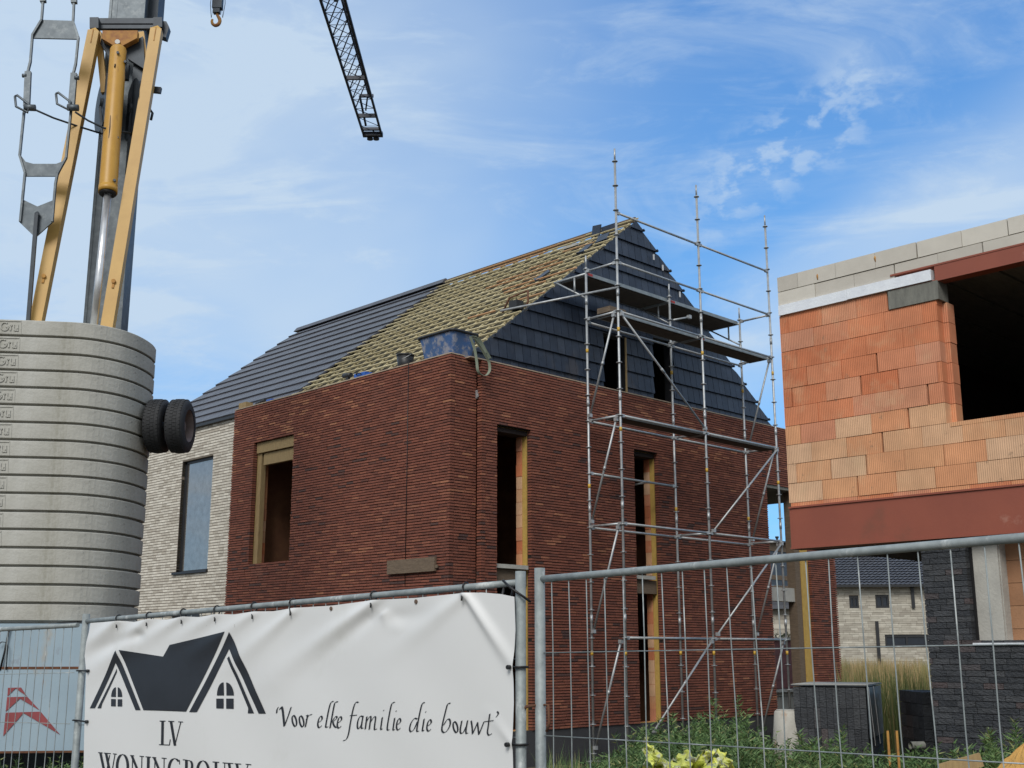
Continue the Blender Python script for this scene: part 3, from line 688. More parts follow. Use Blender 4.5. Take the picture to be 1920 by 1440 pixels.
for i in (0, 1):
    xa, xb = SX[i], SX[i+1]
    for z in (Z6, Z5, Z4, Z3, Z2, Z1): led((xa, YF, z), (xb, YF, z))
    for z in (Z4-.05, Z3, Z2-.02): led((xa, YB, z), (xb, YB, z))
led((SX[0], YB, 4.56), (SX[1], YB, 4.56))
for i in (0, 1, 2):
    for z in ((Z5, Z4, Z3, Z2) if i != 1 else (Z4, Z3, Z2)): led((SX[i], YF, z), (SX[i], YB, z), name='transom')
# long tube reaching over the roof and short stubs with couplers
pe = ony(938, 583, .30)
mb = MB(); mb.tube([(SX[0], YF-.02, 7.74), (pe[0], pe[1], pe[2])], .020, 8); mb.build('outrigger_tube', 'galv', sc)
mb = MB(); a = ony(1218, 903, YB-.03); mb.tube([a, a+V((.25, .85, 0))*1.0], .018, 8); q = a+V((.25, .85, 0)); mb.box(q-.035, q+.035); mb.build('stub_tube', 'galv', sc)
mb = MB(); a = ony(1262, 600, YB); mb.tube([a, a+V((.45, -.05, .14))], .018, 8); q = a+V((.45, -.05, .14)); mb.box(q-.035, q+.035); mb.build('stub_tube', 'galv', sc)
# braces
def brace(a, b): 
    mb = MB(); mb.tube([a, b], .0185, 8); mb.tube([V(a)+(V(b)-V(a))*.46, V(a)+(V(b)-V(a))*.5], .024, 8)
    for p in (V(a), V(b)): mb.box(p-.03, p+.03)
    mb.build('brace', 'galv', sc)
brace((SX[0]+.05, YF-.03, Z4-.05), (SX[1]-.05, YF-.03, Z3+.08))
brace((SX[2]-.05, YF-.03, Z3-.05), (SX[1]+.10, YF-.03, Z2+.05)); brace((SX[2]-.05, YF-.03, Z2-.05), (SX[1]+.10, YF-.03, Z1+.08)); brace((SX[1]-.1, YF-.03, Z1-.05), (SX[0]+.65, YF-.03, .30))
for x, zs in ((SX[0]-.02, (Z4, Z3, Z2, Z1)), (SX[2]+.02, (Z4, Z3, Z2, Z1))):
    for z in zs: brace((x, YF+.08, z-.06), (x, YB-.06, z-1.75))
# decks
def deck(x0, x1, y0, y1, z, h=.055):
    mb = MB(); mb.box((x0, y0, z-h), (x1, y0+.022, z+.01)); mb.box((x0, y1-.022, z-h), (x1, y1, z+.01)); mb.box((x0, y0+.022, z-.012), (x1, y1-.022, z))
    n = int((x1-x0)/.16)
    for i in range(n): mb.box((x0+.08+i*.16, y0+.022, z-.045), (x0+.11+i*.16, y1-.022, z-.012))
    for i in range(int((x1-x0)/.05)): pass
    for s_ in (x0, x1-.03): mb.box((s_, y0, z-h-.01), (s_+.03, y1, z-h+.0))
    d = mb.build('deck', 'deck', sc)
    mb = MB(); mb.box((x0+.04, y0-.004, z-.045), (x0+.18, y0-.001, z+.0)); mb.build('red_label', 'red_pl', d)
    mb = MB(); mb.box((x0+.05, y0+.04, z-.06), (x1-.05, y1-.04, z-.047)); mb.build('deck_panel', 'deck_wood', d)
for i in (0, 1):
    deck(SX[i]+.03, SX[i+1]-.02, YB+.03, YB+.74, 8.20)
    deck(SX[i]+.03, SX[i+1]-.02, YF+.10, YF+.52, 7.34)
    deck(SX[i]+.03, SX[i+1]-.02, YF+.04, YF+.36, 5.50)
# consoles carrying the upper deck
for x in SX:
    mb = MB(); mb.tube([(x, YB, 8.16), (x, YB+.78, 8.16)], .02, 8); mb.tube([(x, YB+.74, 8.16), (x, YB+.03, 7.72)], .016, 8); mb.tube([(x, YB+.28, 8.15), (x, YB+.28, 7.86)], .018, 8); mb.build('console_bracket', 'galv', sc)
mb = MB(); mb.box((SX[0]+.02, YF+.2, 7.36), (SX[0]+.45, YF+.5, 7.46)); mb.build('toe_board', 'timber_grey', sc)

# ------------------------------------------------------------------ things on the flat edge of the roof and on the battens
def place_thing_box(): pass
tb = thing('mortar_tub', 'dirty blue plastic mortar tub with dark rim on the corner of the brick wall', 'tub', (.40, .58, 6.2))
def frustum(mb, cx, cy, z0, z1, a0, b0, a1, b1, t=.0, n=3, r=.5, rad=.08):
    def ring(a, b, z):
        P = []
        for sx, sy, st in ((1, 1, 0), (-1, 1, 90), (-1, -1, 180), (1, -1, 270)):
            for j in range(n+1):
                t_ = math.radians(st+90*j/n); P.append(V((cx+sx*(a-rad)+rad*math.cos(t_), cy+sy*(b-rad)+rad*math.sin(t_), z)))
        return P
    A, B = ring(a0, b0, z0), ring(a1, b1, z1); m_ = len(A)
    for i in range(m_): mb.quad(A[i], A[(i+1) % m_], B[(i+1) % m_], B[i], r)
    mb.poly(A[::-1], r); Bi = ring(a1-.03, b1-.03, z1); C = ring(a0-.03, b0-.03, z0+.05)
    for i in range(m_):
        mb.quad(B[i], B[(i+1) % m_], Bi[(i+1) % m_], Bi[i], r); mb.quad(Bi[i], Bi[(i+1) % m_], C[(i+1) % m_], C[i], r)
    mb.poly(C, r); return B
mb = MB(); B = frustum(mb, .42, .56, 6.20, 6.70, .22, .34, .29, .44); mb.build('tub_body', 'tub', tb)
mb = MB(); Rm = [p+V((p[0]-.42, p[1]-.56, 0))*.04 for p in B]; Rm.append(Rm[0]); mb.tube(Rm, .022, 6); mb.build('rim', 'black_plastic', tb)
mb = MB(); mb.bar((.56, .40, 6.20), (.64, .16, 6.28), .05, .03); mb.build('foot', 'black_plastic', tb)
bk = thing('bucket', 'black builders bucket beside the blue tub on the brick wall', 'bucket', (.20, 1.28, 6.22))
c_ = onx(760, 672, .20)
mb = MB(); mb.tube([(.2, c_[1], 6.2), (.2, c_[1], 6.50)], [.115, .15], 20); mb.build('bucket_body', 'black_plastic', bk)
mb = MB(); mb.tube([(.2, c_[1], 6.485), (.2, c_[1], 6.51)], [.156, .156], 20); mb.build('rim', 'black_plastic', bk)
mb = MB(); mb.tube([(.2+.15*math.sin(t)*0-.13*math.sin(t), c_[1]+.155*math.cos(t), 6.50-.10*math.sin(t)) for t in np.linspace(0, math.pi, 9)], .006, 5); mb.build('handle', 'galv', bk)
# lifting sling hanging over the wall
mb = MB()
def strap(mb, pts, wd, wdir):
    pts = [V(p) for p in pts]; wdir = V(wdir)
    for a, b in zip(pts, pts[1:]):
        o = np.cross(b-a, wdir); o = o/np.linalg.norm(o)*.006
        mb.hexa([a-wdir*wd/2, a+wdir*wd/2, a+wdir*wd/2+o, a-wdir*wd/2+o, b-wdir*wd/2, b+wdir*wd/2, b+wdir*wd/2+o, b-wdir*wd/2+o])
def smooth(pts, n=6):
    pts = [V(p) for p in pts]; out = []
    P = [pts[0]]+pts+[pts[-1]]
    for i in range(1, len(P)-2):
        for k in range(n):
            t = k/n; a, b, c, d = P[i-1], P[i], P[i+1], P[i+2]
            out.append(.5*((2*b)+(-a+c)*t+(2*a-5*b+4*c-d)*t*t+(-a+3*b-3*c+d)*t**3))
    out.append(pts[-1]); return out
lp = [ony(x, y, YR-.10) for x, y in ((882, 632), (890, 655), (894, 678), (896, 695), (903, 703), (912, 703), (918, 694), (917, 680), (911, 668), (900, 650), (888, 634))]
strap(mb, smooth(lp), .045, V((.5, -.85, 0)))
lp = [ony(x, y, YR-.05) for x, y in ((884, 630), (897, 636), (908, 655), (918, 672))]; strap(mb, smooth(lp), .07, V((.8, -.5, .2)))
lp = [ony(x, y, YR-.05) for x, y in ((890, 630), (902, 645), (910, 662))]; strap(mb, smooth(lp), .05, V((.8, -.5, .2)))
tag(mb.build('lifting_sling', 'sling', org=lp[0]), 'grey green lifting sling looped over the brick wall beside the blue tub', 'sling')
def on_left(px, X=.16): return onx(px, 700, X)[1]
# little tools
y1 = onx(652, 706, .16)[1]
t1 = thing('power_drill', 'small dark power tool standing on the brick wall beside the blue case', 'power tool', (.16, y1, 6.27))
mb = MB(); mb.tube([(.16, y1+.12, 6.42), (.16, y1-.10, 6.40)], .045, 10); mb.build('motor_housing', 'black_plastic', t1)
mb = MB(); mb.bar((.16, y1-.02, 6.40), (.16, y1, 6.275), .05, .06, (0, 1, 0)); mb.box((.12, y1-.07, 6.268), (.20, y1+.07, 6.30)); mb.build('handle', 'black_plastic', t1)
y2 = onx(681, 700, .16)[1]
t2 = thing('tool_case', 'bright blue tool case lying on the brick wall left of the bucket', 'tool case', (.16, y2, 6.27))
mb = MB(); mb.box((.08, y2-.16, 6.268), (.24, y2+.16, 6.37)); mb.bar((.10, y2-.2, 6.30), (.22, y2-.16, 6.30), .08, .05); mb.build('case_body', 'blue', t2)
mb = MB(); mb.tube([(.07, y2-.06, 6.33), (.04, y2-.05, 6.35), (.04, y2+.05, 6.35), (.07, y2+.06, 6.33)], .01, 6); mb.build('handle', 'black_plastic', t2)
y3 = onx(461, 762, .16)[1]
mb = MB(); mb.box((.06, y3-.16, 6.268), (.22, y3+.10, 6.40)); tag(mb.build('timber_block', 'timber', org=(.14, y3, 6.27)), 'short pale timber block on the far end of the red brick wall', 'timber block')
y4 = onx(492, 752, .16)[1]
t3 = thing('angle_grinder', 'black and white hand tool lying on the wall next to the timber block', 'hand tool', (.16, y4, 6.27))
mb = MB(); mb.tube([(.16, y4+.2, 6.33), (.16, y4-.1, 6.36)], [.035, .04], 10); mb.build('handle', 'black_plastic', t3)
mb = MB(); mb.tube([(.16, y4+.16, 6.285), (.16, y4-.08, 6.285)], [.03, .02], 10); mb.build('guard', 'white_pl', t3)
y5 = onx(509, 748, .16)[1]
mb = MB(); mb.box((.10, y5-.09, 6.268), (.2, y5+.09, 6.34)); mb.box((.12, y5-.13, 6.27), (.18, y5-.09, 6.31)); tag(mb.build('battery_pack', 'blue', org=(.15, y5, 6.27)), 'small blue battery pack beside the black and white hand tool', 'battery')
# loose tiles on the battens
nrm = V((-K, 0, 1)); d0 = RZ-K*RX
def loose(px, py, wd, ht, ang, lift, label):
    p = onpl(px, py, nrm, d0+.08); n = nrm/np.linalg.norm(nrm); up = V((1, 0, K))/math.hypot(1, K); al = V((0, 1, 0))
    ca, sa = math.cos(ang), math.sin(ang); a = al*ca+up*sa; b = -al*sa+up*ca; b = b*math.cos(lift)+n*math.sin(lift)
    c = np.cross(a, b)
    mb = MB(); mb.obox(p-a*wd/2-b*ht/2, a*wd, b*ht, c*.02, .6)
    mb.obox(p-a*wd/2-b*ht/2-c*.02, a*wd, b*.03, c*.02, .6)
    return tag(mb.build('roof_tile', 'slate', org=p), label, 'roof tile', 'loose tiles on the battens')
loose(1117, 438, .30, .36, .3, .9, 'dark roof tile standing on edge at the bare ridge, left of its pair')
loose(1142, 430, .42, .20, 0, .9, 'long dark roof tile leaning at the ridge beside the scaffold pole')
loose(1129, 446, .26, .34, -.3, .15, 'dark roof tile lying on battens just below the ridge tiles')
loose(1096, 466, .20, .34, .1, .1, 'small dark roof tile lying on battens left of the others near ridge')
loose(1016, 516, .24, .34, .8, .15, 'dark roof tile lying alone half way down the bare battens')
p = onpl(1070, 462, nrm, d0+.07); mb = MB(); mb.bar(p-V((0, .2, 0)), p+V((0, .2, 0)), .06, .05); tag(mb.build('foam_tube', 'concrete_lt', org=p), 'pale tube lying on the battens near the ridge', 'tube')
# tool clamped to the long tube
p = onpl(968, 575, nrm, d0+.12)
cl_ = thing('cable_winch', 'small dark winch clamped to the long scaffold tube over the battens', 'winch', p)
mb = MB(); mb.box(p+V((-.09, -.10, -.06)), p+V((.09, .10, .10))); mb.build('housing', 'black_plastic', cl_)
mb = MB(); mb.tube([p+V((-.1, .25, -.08)), p+V((.0, .18, .2)), p+V((.05, -.02, .24))], .018, 6); mb.tube([p+V((.05, -.25, .26)), p+V((.0, -.30, .02)), p+V((0, -.22, -.06))], .018, 6); mb.tube([p+V((.05, -.02, .24)), p+V((.05, -.25, .26))], .015, 6); mb.build('frame', 'rust', cl_)

# ------------------------------------------------------------------ crane
H6 = math.radians(6)
cr_r = hr*math.cos(H6)+hf*math.sin(H6); cr_f = -hr*math.sin(H6)+hf*math.cos(H6)
D0 = 14.95
T0 = 15.5
ZT = (CAM+ray(0, 598)*(D0/np.dot(ray(0, 598), hf)))[2]
mpos = CAM+ray(246, 20)*(16.85/np.dot(ray(246, 20), hf))
crn = thing('crane', 'yellow and grey self erecting tower crane with ballast stack, mast foot and long dark jib', 'crane', (mpos[0], mpos[1], -.2))
# mast
mw, md = .50, .52
c0 = V((mpos[0], mpos[1], 0))
mb = MB(); mb.obox(c0-cr_r*mw/2-cr_f*md/2, cr_r*mw, cr_f*md, (0, 0, 20.6))
for s_ in (-1, 1): mb.obox(c0+cr_r*(s_*mw/2-.02)-cr_f*(md/2+.012), cr_r*.04, cr_f*.012, (0, 0, 20.6))
mb.obox(c0-cr_r*(mw/2-.09)-cr_f*(md/2+.006), cr_r*.012, cr_f*.006, (0, 0, 20.6))
mb.build('mast', 'galv_dk', crn)
mb = MB(); mb.obox(c0+cr_r*.24+cr_f*.05+V((0, 0, 11.15)), cr_r*.16, cr_f*.45, (0, 0, 9.4)); mb.build('inner_mast', 'crane_dark', crn)
def dist(x, y, D): r_ = ray(x, y); return CAM+r_*(D/np.dot(r_, hf))      # point at horizontal distance D
def pt(x, y, t): return dist(x, y, t*.908+1.0)
def crane_bar(name, m, a, b, wd, dp):
    mb = MB(); mb.bar(a, b, wd, dp, -cr_f); return mb.build(name, m, crn)
for (xa, ya, xb, yb) in ((177, 62, 62, 640), (294, 58, 196, 650)):
    a, b = pt(xa, ya, 16.75), pt(xb, yb, 16.1)
    mb = MB(); mb.bar(a, b, .165, .15, -cr_f); d = (a-b)/np.linalg.norm(a-b)
    s_ = np.cross(d, -cr_f); s_ /= np.linalg.norm(s_); q = np.cross(s_, d)
    P = [a+s_*i*.075+q*j*.073 for i, j in ((-1, -1), (1, -1), (1, 1), (-1, 1))]; tip = a+d*.10
    for i in range(4): mb.poly([P[i], P[(i+1) % 4], tip])
    o = mb.build('strut', 'yellow', crn)
    mb = MB(); e = b+d*.95+(-cr_f)*.08; mb.tube([e, e-cr_f*.03], .03, 10); mb.bar(e-d*.10, e-d*.0, .03, .02, -cr_f)
    e2 = a-d*.12-cr_f*.078; mb.bar(e2-d*.1, e2+d*.14, .012, .01, -cr_f); mb.build('lug', 'yellow_rust', o)
for (xa, ya, xb, yb) in ((185, 62, 196, 175), (265, 62, 273, 125)): crane_bar('inner_strut', 'yellow', pt(xa, ya, 16.95), pt(xb, yb, 16.95), .09, .09)
mb = MB(); a, b = pt(172, 41, 17.0), pt(300, 41, 17.0); mb.bar(a, b, .07, .09, (0, 0, 1)); a, b = pt(176, 52, 17.0), pt(296, 52, 17.0); mb.bar(a, b, .07, .06, (0, 0, 1))
mb.bar(pt(178, 36, 16.9), pt(178, 56, 16.9), .13, .12, -cr_f); mb.bar(pt(297, 36, 16.9), pt(297, 54, 16.9), .13, .12, -cr_f)
mb.prism([pt(x, y, 16.95) for x, y in ((300, 38), (312, 40), (317, 50), (311, 70), (299, 66))], cr_f*.15); mb.build('cross_beam', 'crane_dark', crn)
mb = MB(); mb.prism([pt(x, y, 16.7) for x, y in ((192, 57), (258, 57), (257, 71), (227, 87), (216, 87), (191, 72))], cr_f*.12); mb.build('head_plate', 'yellow_rust', crn)
mb = MB(); q = pt(220.5, 79, 16.68); mb.tube([q+cr_f*.02, q-cr_f*.02], .037, 16); mb.build('pin', 'white_disc', crn)
mb = MB(); mb.prism([pt(x, y, 16.85) for x, y in ((190, 72), (214, 88), (207, 110), (188, 82))], cr_f*.08); mb.prism([pt(x, y, 16.85) for x, y in ((228, 88), (268, 68), (272, 130), (240, 110))], cr_f*.08); mb.build('gusset', 'crane_dark', crn)
mb = MB(); a, b = pt(222, 95, 16.55), pt(203, 350, 16.2); d = (b-a)/np.linalg.norm(b-a)
mb.tube([a-d*.06, a-d*.03, a, b, b+d*.02], [.08, .11, .120, .127, .127], 24); mb.build('hydraulic_cylinder', 'cyl_yellow', crn)
mb = MB(); mb.tube([b, b+d*.10], .132, 24); mb.build('cylinder_collar', 'cyl_yellow', crn)
mb = MB(); mb.tube([b+d*.1, b+d*.125], .116, 24); mb.tube([pt(208, 203, 16.26), pt(206, 240, 16.20), pt(203, 270, 16.17), pt(200, 310, 16.12)], [.004, .010, .007, .003], 5); mb.build('seal', 'tie', crn)
mb = MB(); mb.tube([b+d*.1, pt(173, 640, 16.0)], .052, 20); mb.build('piston_rod', 'chrome', crn)
for (x, y, t, sx) in ((197, 195, 17.05, 1), (252, 205, 16.95, 1)):
    mb = MB(); q = pt(x, y, t); ax = (cr_r*.9+cr_f*.43)
    mb.tube([q-ax*.05, q-ax*.03, q+ax*.03, q+ax*.05], [.46, .43, .43, .46], 28); mb.tube([q-ax*.09, q+ax*.09], .08, 12); mb.build('sheave', 'crane_dark', crn)
mb = MB(); mb.bar(pt(262, 118, 17.0), pt(246, 330, 16.9), .16, .10, -cr_f); mb.bar(pt(236, 150, 16.9), pt(238, 122, 16.9), .08, .08, -cr_f); mb.bar(pt(188, 200, 16.9), pt(194, 300, 16.9), .03, .03, -cr_f); mb.build('guide_arm', 'crane_dark', crn)
mb = MB(); mb.bar(pt(284, 168, 16.8), pt(302, 170, 16.8), .06, .09, (0, 0, 1)); mb.build('bracket', 'crane_dark', crn)
mb = MB(); mb.tube([pt(281, 205, 16.9), pt(286, 212, 16.9), pt(283, 225, 16.9)], .02, 6); mb.build('hose', 'crane_dark', crn)
mb = MB(); mb.tube([pt(231, 92, 16.7), pt(238, 104, 16.55), pt(236, 122, 16.5), pt(232, 150, 16.5), pt(222, 250, 16.35), pt(217, 330, 16.2), pt(214, 345, 16.2)], .012, 6); mb.build('hose', 'tie', crn)
for (x, y, t) in ((236, 118, 16.5), (221, 260, 16.3), (216, 340, 16.15), (222, 101, 16.42)):
    q = pt(x, y, t); mb = MB(); mb.tube([q-cr_f*.02, q-cr_f*.05], .022, 6); mb.build('bolt', 'crane_dark', crn)
mb = MB(); mb.tube([pt(216, 120, 16.36), pt(215, 126, 16.35)], .010, 6); mb.build('rust_mark', 'tie', crn)
# tie frame on the left
tf = []
TT = 16.0
Lp = [(82, -40), (81, 0), (78, 38), (61, 66), (57, 116), (51, 140), (51, 196), (45, 212), (37, 292), (47, 325), (45, 345), (38, 416)]
Rp = [(140, -40), (139, 0), (137, 40), (147, 70), (142, 120), (137, 140), (134, 197), (132, 220), (124, 296), (108, 325), (104, 345), (98, 416)]
mb = MB()
for P in (Lp, Rp):
    mb = MB()
    for (a, b) in zip(P, P[1:]): mb.bar(pt(*a, TT), pt(*b, TT), .028, .05, -cr_f)
    mb.build('tie_bar', 'galv_dk', crn)
for poly in (((78, 37), (137, 39), (147, 73), (61, 71)), ((38, 290), (48, 303), (62, 307), (105, 307), (116, 303), (125, 293), (108, 330), (47, 330)), ((45, 375), (70, 387), (100, 375), (97, 417), (66, 445), (36, 416))):
    mb = MB(); mb.prism([pt(x, y, TT+.01) for x, y in poly], cr_f*.03); mb.build('tie_plate', 'galv_dk', crn)
mb = MB(); mb.bar(pt(69, 400, TT-.04), pt(50, 640, TT-.04), .05, .05, -cr_f); mb.tube([pt(70, 400, TT-.06), pt(70, 402, TT-.02)], .03, 8); mb.build('tie_rod', 'crane_dark', crn)
for (a, b) in (((53, 135), (50, 200)), ((139, 138), (134, 200))): mb = MB(); mb.bar(pt(*a, TT-.04), pt(*b, TT-.04), .085, .06, -cr_f); mb.build('turnbuckle', 'galv_dk', crn)
for ox in ((28, 181), (105, 176)):
    mb = MB(); o = V(ox+(0,)); lpn = [(0, 0), (4, -2), (27, 12), (24, 24), (2, 15), (0, 0)]
    mb.tube([pt(ox[0]+a, ox[1]+b*1.25, TT-.09) for a, b in lpn], .018, 6); mb.build('eye_loop', 'galv_dk', crn)
mb = MB()
for c in ((58, 202), (139, 202)): q = pt(*c, TT-.06); mb.tube([q-cr_r*.09, q+cr_r*.06], .05, 8)
for c in ((46, 142), (144, 146)): q = pt(*c, TT-.06); mb.tube([q-cr_r*.03, q+cr_r*.03], .03, 8)
mb.bar(pt(79, -20, TT), pt(81, 4, TT), .08, .07, -cr_f); mb.bar(pt(138, -20, TT), pt(139, 6, TT), .08, .07, -cr_f)
mb.build('pins', 'galv_dk', crn)
mb = MB()
mb.tube([pt(x, y, t) for x, y, t in ((64, 205, 15.95), (100, 221, 16.2), (150, 238, 16.5), (192, 251, 16.8))], .014, 6)
mb.tube([pt(x, y, t) for x, y, t in ((141, 210, 15.95), (165, 226, 16.1), (195, 240, 16.2), (246, 250, 16.5))], .014, 6); mb.build('cable', 'crane_dark', crn)
SH0 = .2305
# machinery housing under the ballast
DH = D0+.06
zt_ = dist(0, 1169, DH)[2]; zm_ = dist(0, 1255, DH)[2]; zl_ = dist(0, 1409, DH)[2]
fo = dist(0, 1200, DH)*V((1, 1, 0))
mb = MB(); mb.obox(fo-cr_r*1.5+V((0, 0, zm_+.02)), cr_r*3.0, cr_f*1.3, (0, 0, zt_-zm_-.02)); mb.obox(fo-cr_r*1.5-cr_f*.03+V((0, 0, zl_)), cr_r*3.0, cr_f*1.3, (0, 0, zm_-zl_)); hs = mb.build('machinery_housing', 'blue_panel', crn)
mb = MB(); mb.obox(fo-cr_r*1.5-cr_f*.034+V((0, 0, zm_+.001)), cr_r*3.0, cr_f*.05, (0, 0, .03)); mb.obox(fo-cr_r*1.5-cr_f*.036+V((0, 0, zl_-.02)), cr_r*3.0, cr_f*.3, (0, 0, .025)); mb.build('rust_seam', 'rust', hs)
nf = -cr_f; dd = np.dot(nf, fo-cr_f*.034)
def em(x, y): return onpl(x/4.8, 1140+y/4.8, nf, dd)
mb = MB()
for P in (((72, 718), (190, 715), (243, 795), (141, 722), (68, 795)), ((65, 802), (245, 798), (355, 918), (180, 815), (52, 932)), ((52, 942), (365, 932), (538, 1137), (212, 945), (30, 1152))):
    Q = [em(*p) for p in P]; mb.prism(Q, nf*.006)
mb.build('emblem', 'emblem', hs)
mb = MB(); mb.obox(fo-cr_r*1.6+cr_f*.1+V((0, 0, zt_+.005)), cr_r*3.2, cr_f*1.0, (0, 0, max(.01, ZT-SH0*17-zt_-.01))); mb.build('ballast_frame', 'crane_dark', crn)
mb = MB(); mb.obox(fo-cr_r*1.2+cr_f*.6+V((0, 0, -.2)), cr_r*.3, cr_f*.3, (0, 0, zl_+.2)); mb.obox(fo+cr_r*.9+cr_f*.6+V((0, 0, -.2)), cr_r*.3, cr_f*.3, (0, 0, zl_+.2)); mb.obox(fo-cr_r*1.5+cr_f*1.4+V((0, 0, -.2)), cr_r*4.5, cr_f*2.2, (0, 0, .5)); mb.build('base_frame', 'crane_dark', crn)
mb = MB(); mb.tube([em(0, 560), em(40, 400), em(85, 180)], .012, 6); mb.tube([em(-10, 330)+nf*.02, em(20, 305)+nf*.02, em(60, 310)+nf*.02, em(75, 350)+nf*.02, em(60, 560)+nf*.02], .006, 6); mb.build('hose', 'tie', crn)
# wheels
def wheel(px, py, t, par):
    q = pt(px, py, t); ax = cr_r*math.cos(.13)-cr_f*math.sin(.13); ax = ax/np.linalg.norm(ax)
    mb = MB(); Rw, W = .362, .26
    prof = [(-W/2+.006, .23), (-W/2, .31), (-W/2*.82, .360), (-W/2*.55, .374), (W/2*.55, .374), (W/2*.82, .360), (W/2, .31), (W/2+.002, .23)]
    mb.tube([q+ax*a for a, r in prof], [r for a, r in prof], 40, caps=False)
    up = V((0, 0, 1)); fw = np.cross(ax, up); fw /= np.linalg.norm(fw); up = np.cross(fw, ax)
    for k in range(46):
        th = 2*math.pi*k/46
        for jx in (-.078, -.026, .026, .078):
            th2 = th+(.068 if jx in (-.026, .078) else 0); rd = fw*math.cos(th2)+up*math.sin(th2); tg = -fw*math.sin(th2)+up*math.cos(th2)
            c = q+ax*jx+rd*(.361 if abs(jx) > .05 else .368); mb.obox(c-ax*.022-tg*.018, ax*.044, tg*.036, rd*.012)
    o = mb.build('tyre', 'rubber', par)
    mb = MB(); mb.tube([q+ax*a for a in (-.125, -.10, .0, .10, .125)], [.225, .205, .19, .205, .225], 28, caps=False); mb.tube([q-ax*.03, q-ax*.02], .19, 28); mb.tube([q-ax*.03, q+ax*.06], .07, 16)
    mb.build('rim', 'rim', par)
for (x, y, t) in ((338, 799, 16.75), (297, 799, 16.8)):
    wt = bpy.data.objects.new('wheel', None); col.objects.link(wt); wt.parent = crn
    wheel(x, y, t, wt)
mb = MB(); a = pt(330, 799, 16.75); mb.tube([a, a-cr_r*1.6+cr_f*.4], .06, 10); mb.build('axle', 'crane_dark', crn)
# jib high above, running away from the mast
HJ = 20.8
jl0, jl1 = onz(604, 0, HJ), onz(684, 253, HJ); jr0, jr1 = onz(644, 0, HJ), onz(713, 251, HJ)
jm0, jm1 = (jl0+jr0)/2, (jl1+jr1)/2; jd = (jm1-jm0)/np.linalg.norm(jm1-jm0); js = np.cross(jd, (0, 0, 1.)); js /= np.linalg.norm(js)
Ltot = np.linalg.norm(jm1-V((mpos[0], mpos[1], HJ))); jw = .34
js0 = V((mpos[0], mpos[1], HJ))
np_ = 34; step = Ltot/np_
# straight axis through the two measured points, from the mast head to the tip
def ja(k): return jm1-jd*(np_-k)*step
def cb(k, s_): return ja(k)+js*s_*jw*(1.0+.12*(1-k/np_)*2)
def ct(k): return ja(k)+js*.10+V((0, 0, .62))
KE = np_-3
mb = MB()
for s_ in (-1, 1): mb.bar(cb(0, s_), cb(np_, s_), .075, .075)
mb.bar(ct(0), ct(KE), .06, .06)
jb = mb.build('jib', 'jib', crn)
mb = MB()
for k in range(np_):
    mb.tube([cb(k, -1), cb(k, 1)], .011, 5); mb.tube([cb(k, -1), cb(k+1, 1)], .013, 5) if k % 1 == 0 else None
    if k < KE:
        mb.tube([cb(k+1, -1), ct(k)], .022, 5); mb.tube([cb(k, -1), ct(k)], .012, 5); mb.tube([cb(k+1, 1), ct(k)], .016, 5); mb.tube([cb(k, 1), ct(k)], .012, 5)
mb.tube([ct(KE), ja(KE+.3)+V((0, 0, .02))], .03, 6); mb.build('lacing', 'jib', jb)
mb = MB()
for k in (np_-6.2, np_-2.2): mb = MB(); mb.bar(cb(k, -1), cb(k, 1), .14, .08, jd); mb.build('jib_plate', 'jib', jb)
mb = MB()
mb.bar(cb(np_, -1)-js*.03, cb(np_, 1)+js*.05, .16, .20, jd); mb.bar(cb(np_-.3, -1)+V((0, 0, .12)), cb(np_-.3, 1)+V((0, 0, .12)), .1, .12, jd)
for s_ in (-.35, .35): q = ja(np_)+js*s_*jw; mb.tube([q+jd*.1, q+jd*.25-V((0, 0, .05))], .04, 8); mb.tube([q+jd*.2-V((0, 0, .12)), q+jd*.2-V((0, 0, .06))], .12, 10)
mb.build('jib_end_frame', 'jib', jb); mb = MB(); q = ja(KE); mb.bar(q-js*.2+V((0, 0, .5)), q+js*.3+V((0, 0, .5)), .1, .1, jd); mb.bar(q-js*.2+V((0, 0, .5)), q+jd*1.4-js*.15, .07, .07)
mb.build('rope_guide', 'jib', jb)
mb = MB(); mb.bar(ja(14)+V((0, 0, .4)), ja(np_-12.2)+V((0, 0, .35)), .12, .16); mb.build('trolley_rope_drum', 'jib_pale', jb)
hp = atd(408, 12, 20.8)
hk = thing('hook_block', 'black hook block with ochre hook hanging on ropes below the top edge of the photo', 'crane hook', hp)
mb = MB(); mb.obox(hp-hr*.085-hf*.06+V((0, 0, -.05)), hr*.17, hf*.12, (0, 0, .42)); mb.bar(hp-hr*.07-V((0, 0, .09)), hp+hr*.05-V((0, 0, .09)), .1, .09); mb.build('block', 'crane_dark', hk)
mb = MB(); P = [hp+hr*a+V((0, 0, b)) for a, b in ((.0, -.06), (.0, -.15), (.022, -.20), (.045, -.24), (.055, -.295), (.03, -.35), (-.02, -.37), (-.065, -.345), (-.085, -.29), (-.075, -.25))]
mb.tube(smooth(P, 4), [.018+.014*math.sin(math.pi*min(1, i/36)) for i in range(37)], 8); mb.tube([hp-V((0, 0, .05)), hp-V((0, 0, .13))], .035, 10); mb.build('hook', 'yellow_rust', hk)
mb = MB()
for s_ in (-1, 1): mb.tube([hp+hr*s_*.10+V((0, 0, .45)), hp+hr*s_*.13+V((0, 0, .05)), hp+hr*s_*.10+V((0, 0, -.22)), hp+hr*s_*.07+V((0, 0, -.04)), hp+hr*s_*.09], .006, 5)
mb.build('rope_guard', 'tie', hk)
mb = MB()
for s_ in (-1, 1): mb.tube([hp+hr*s_*.05+V((0, 0, .3)), V((hp[0], hp[1], HJ))+hr*s_*.05], .008, 5)
mb.build('rope', 'tie', hk)

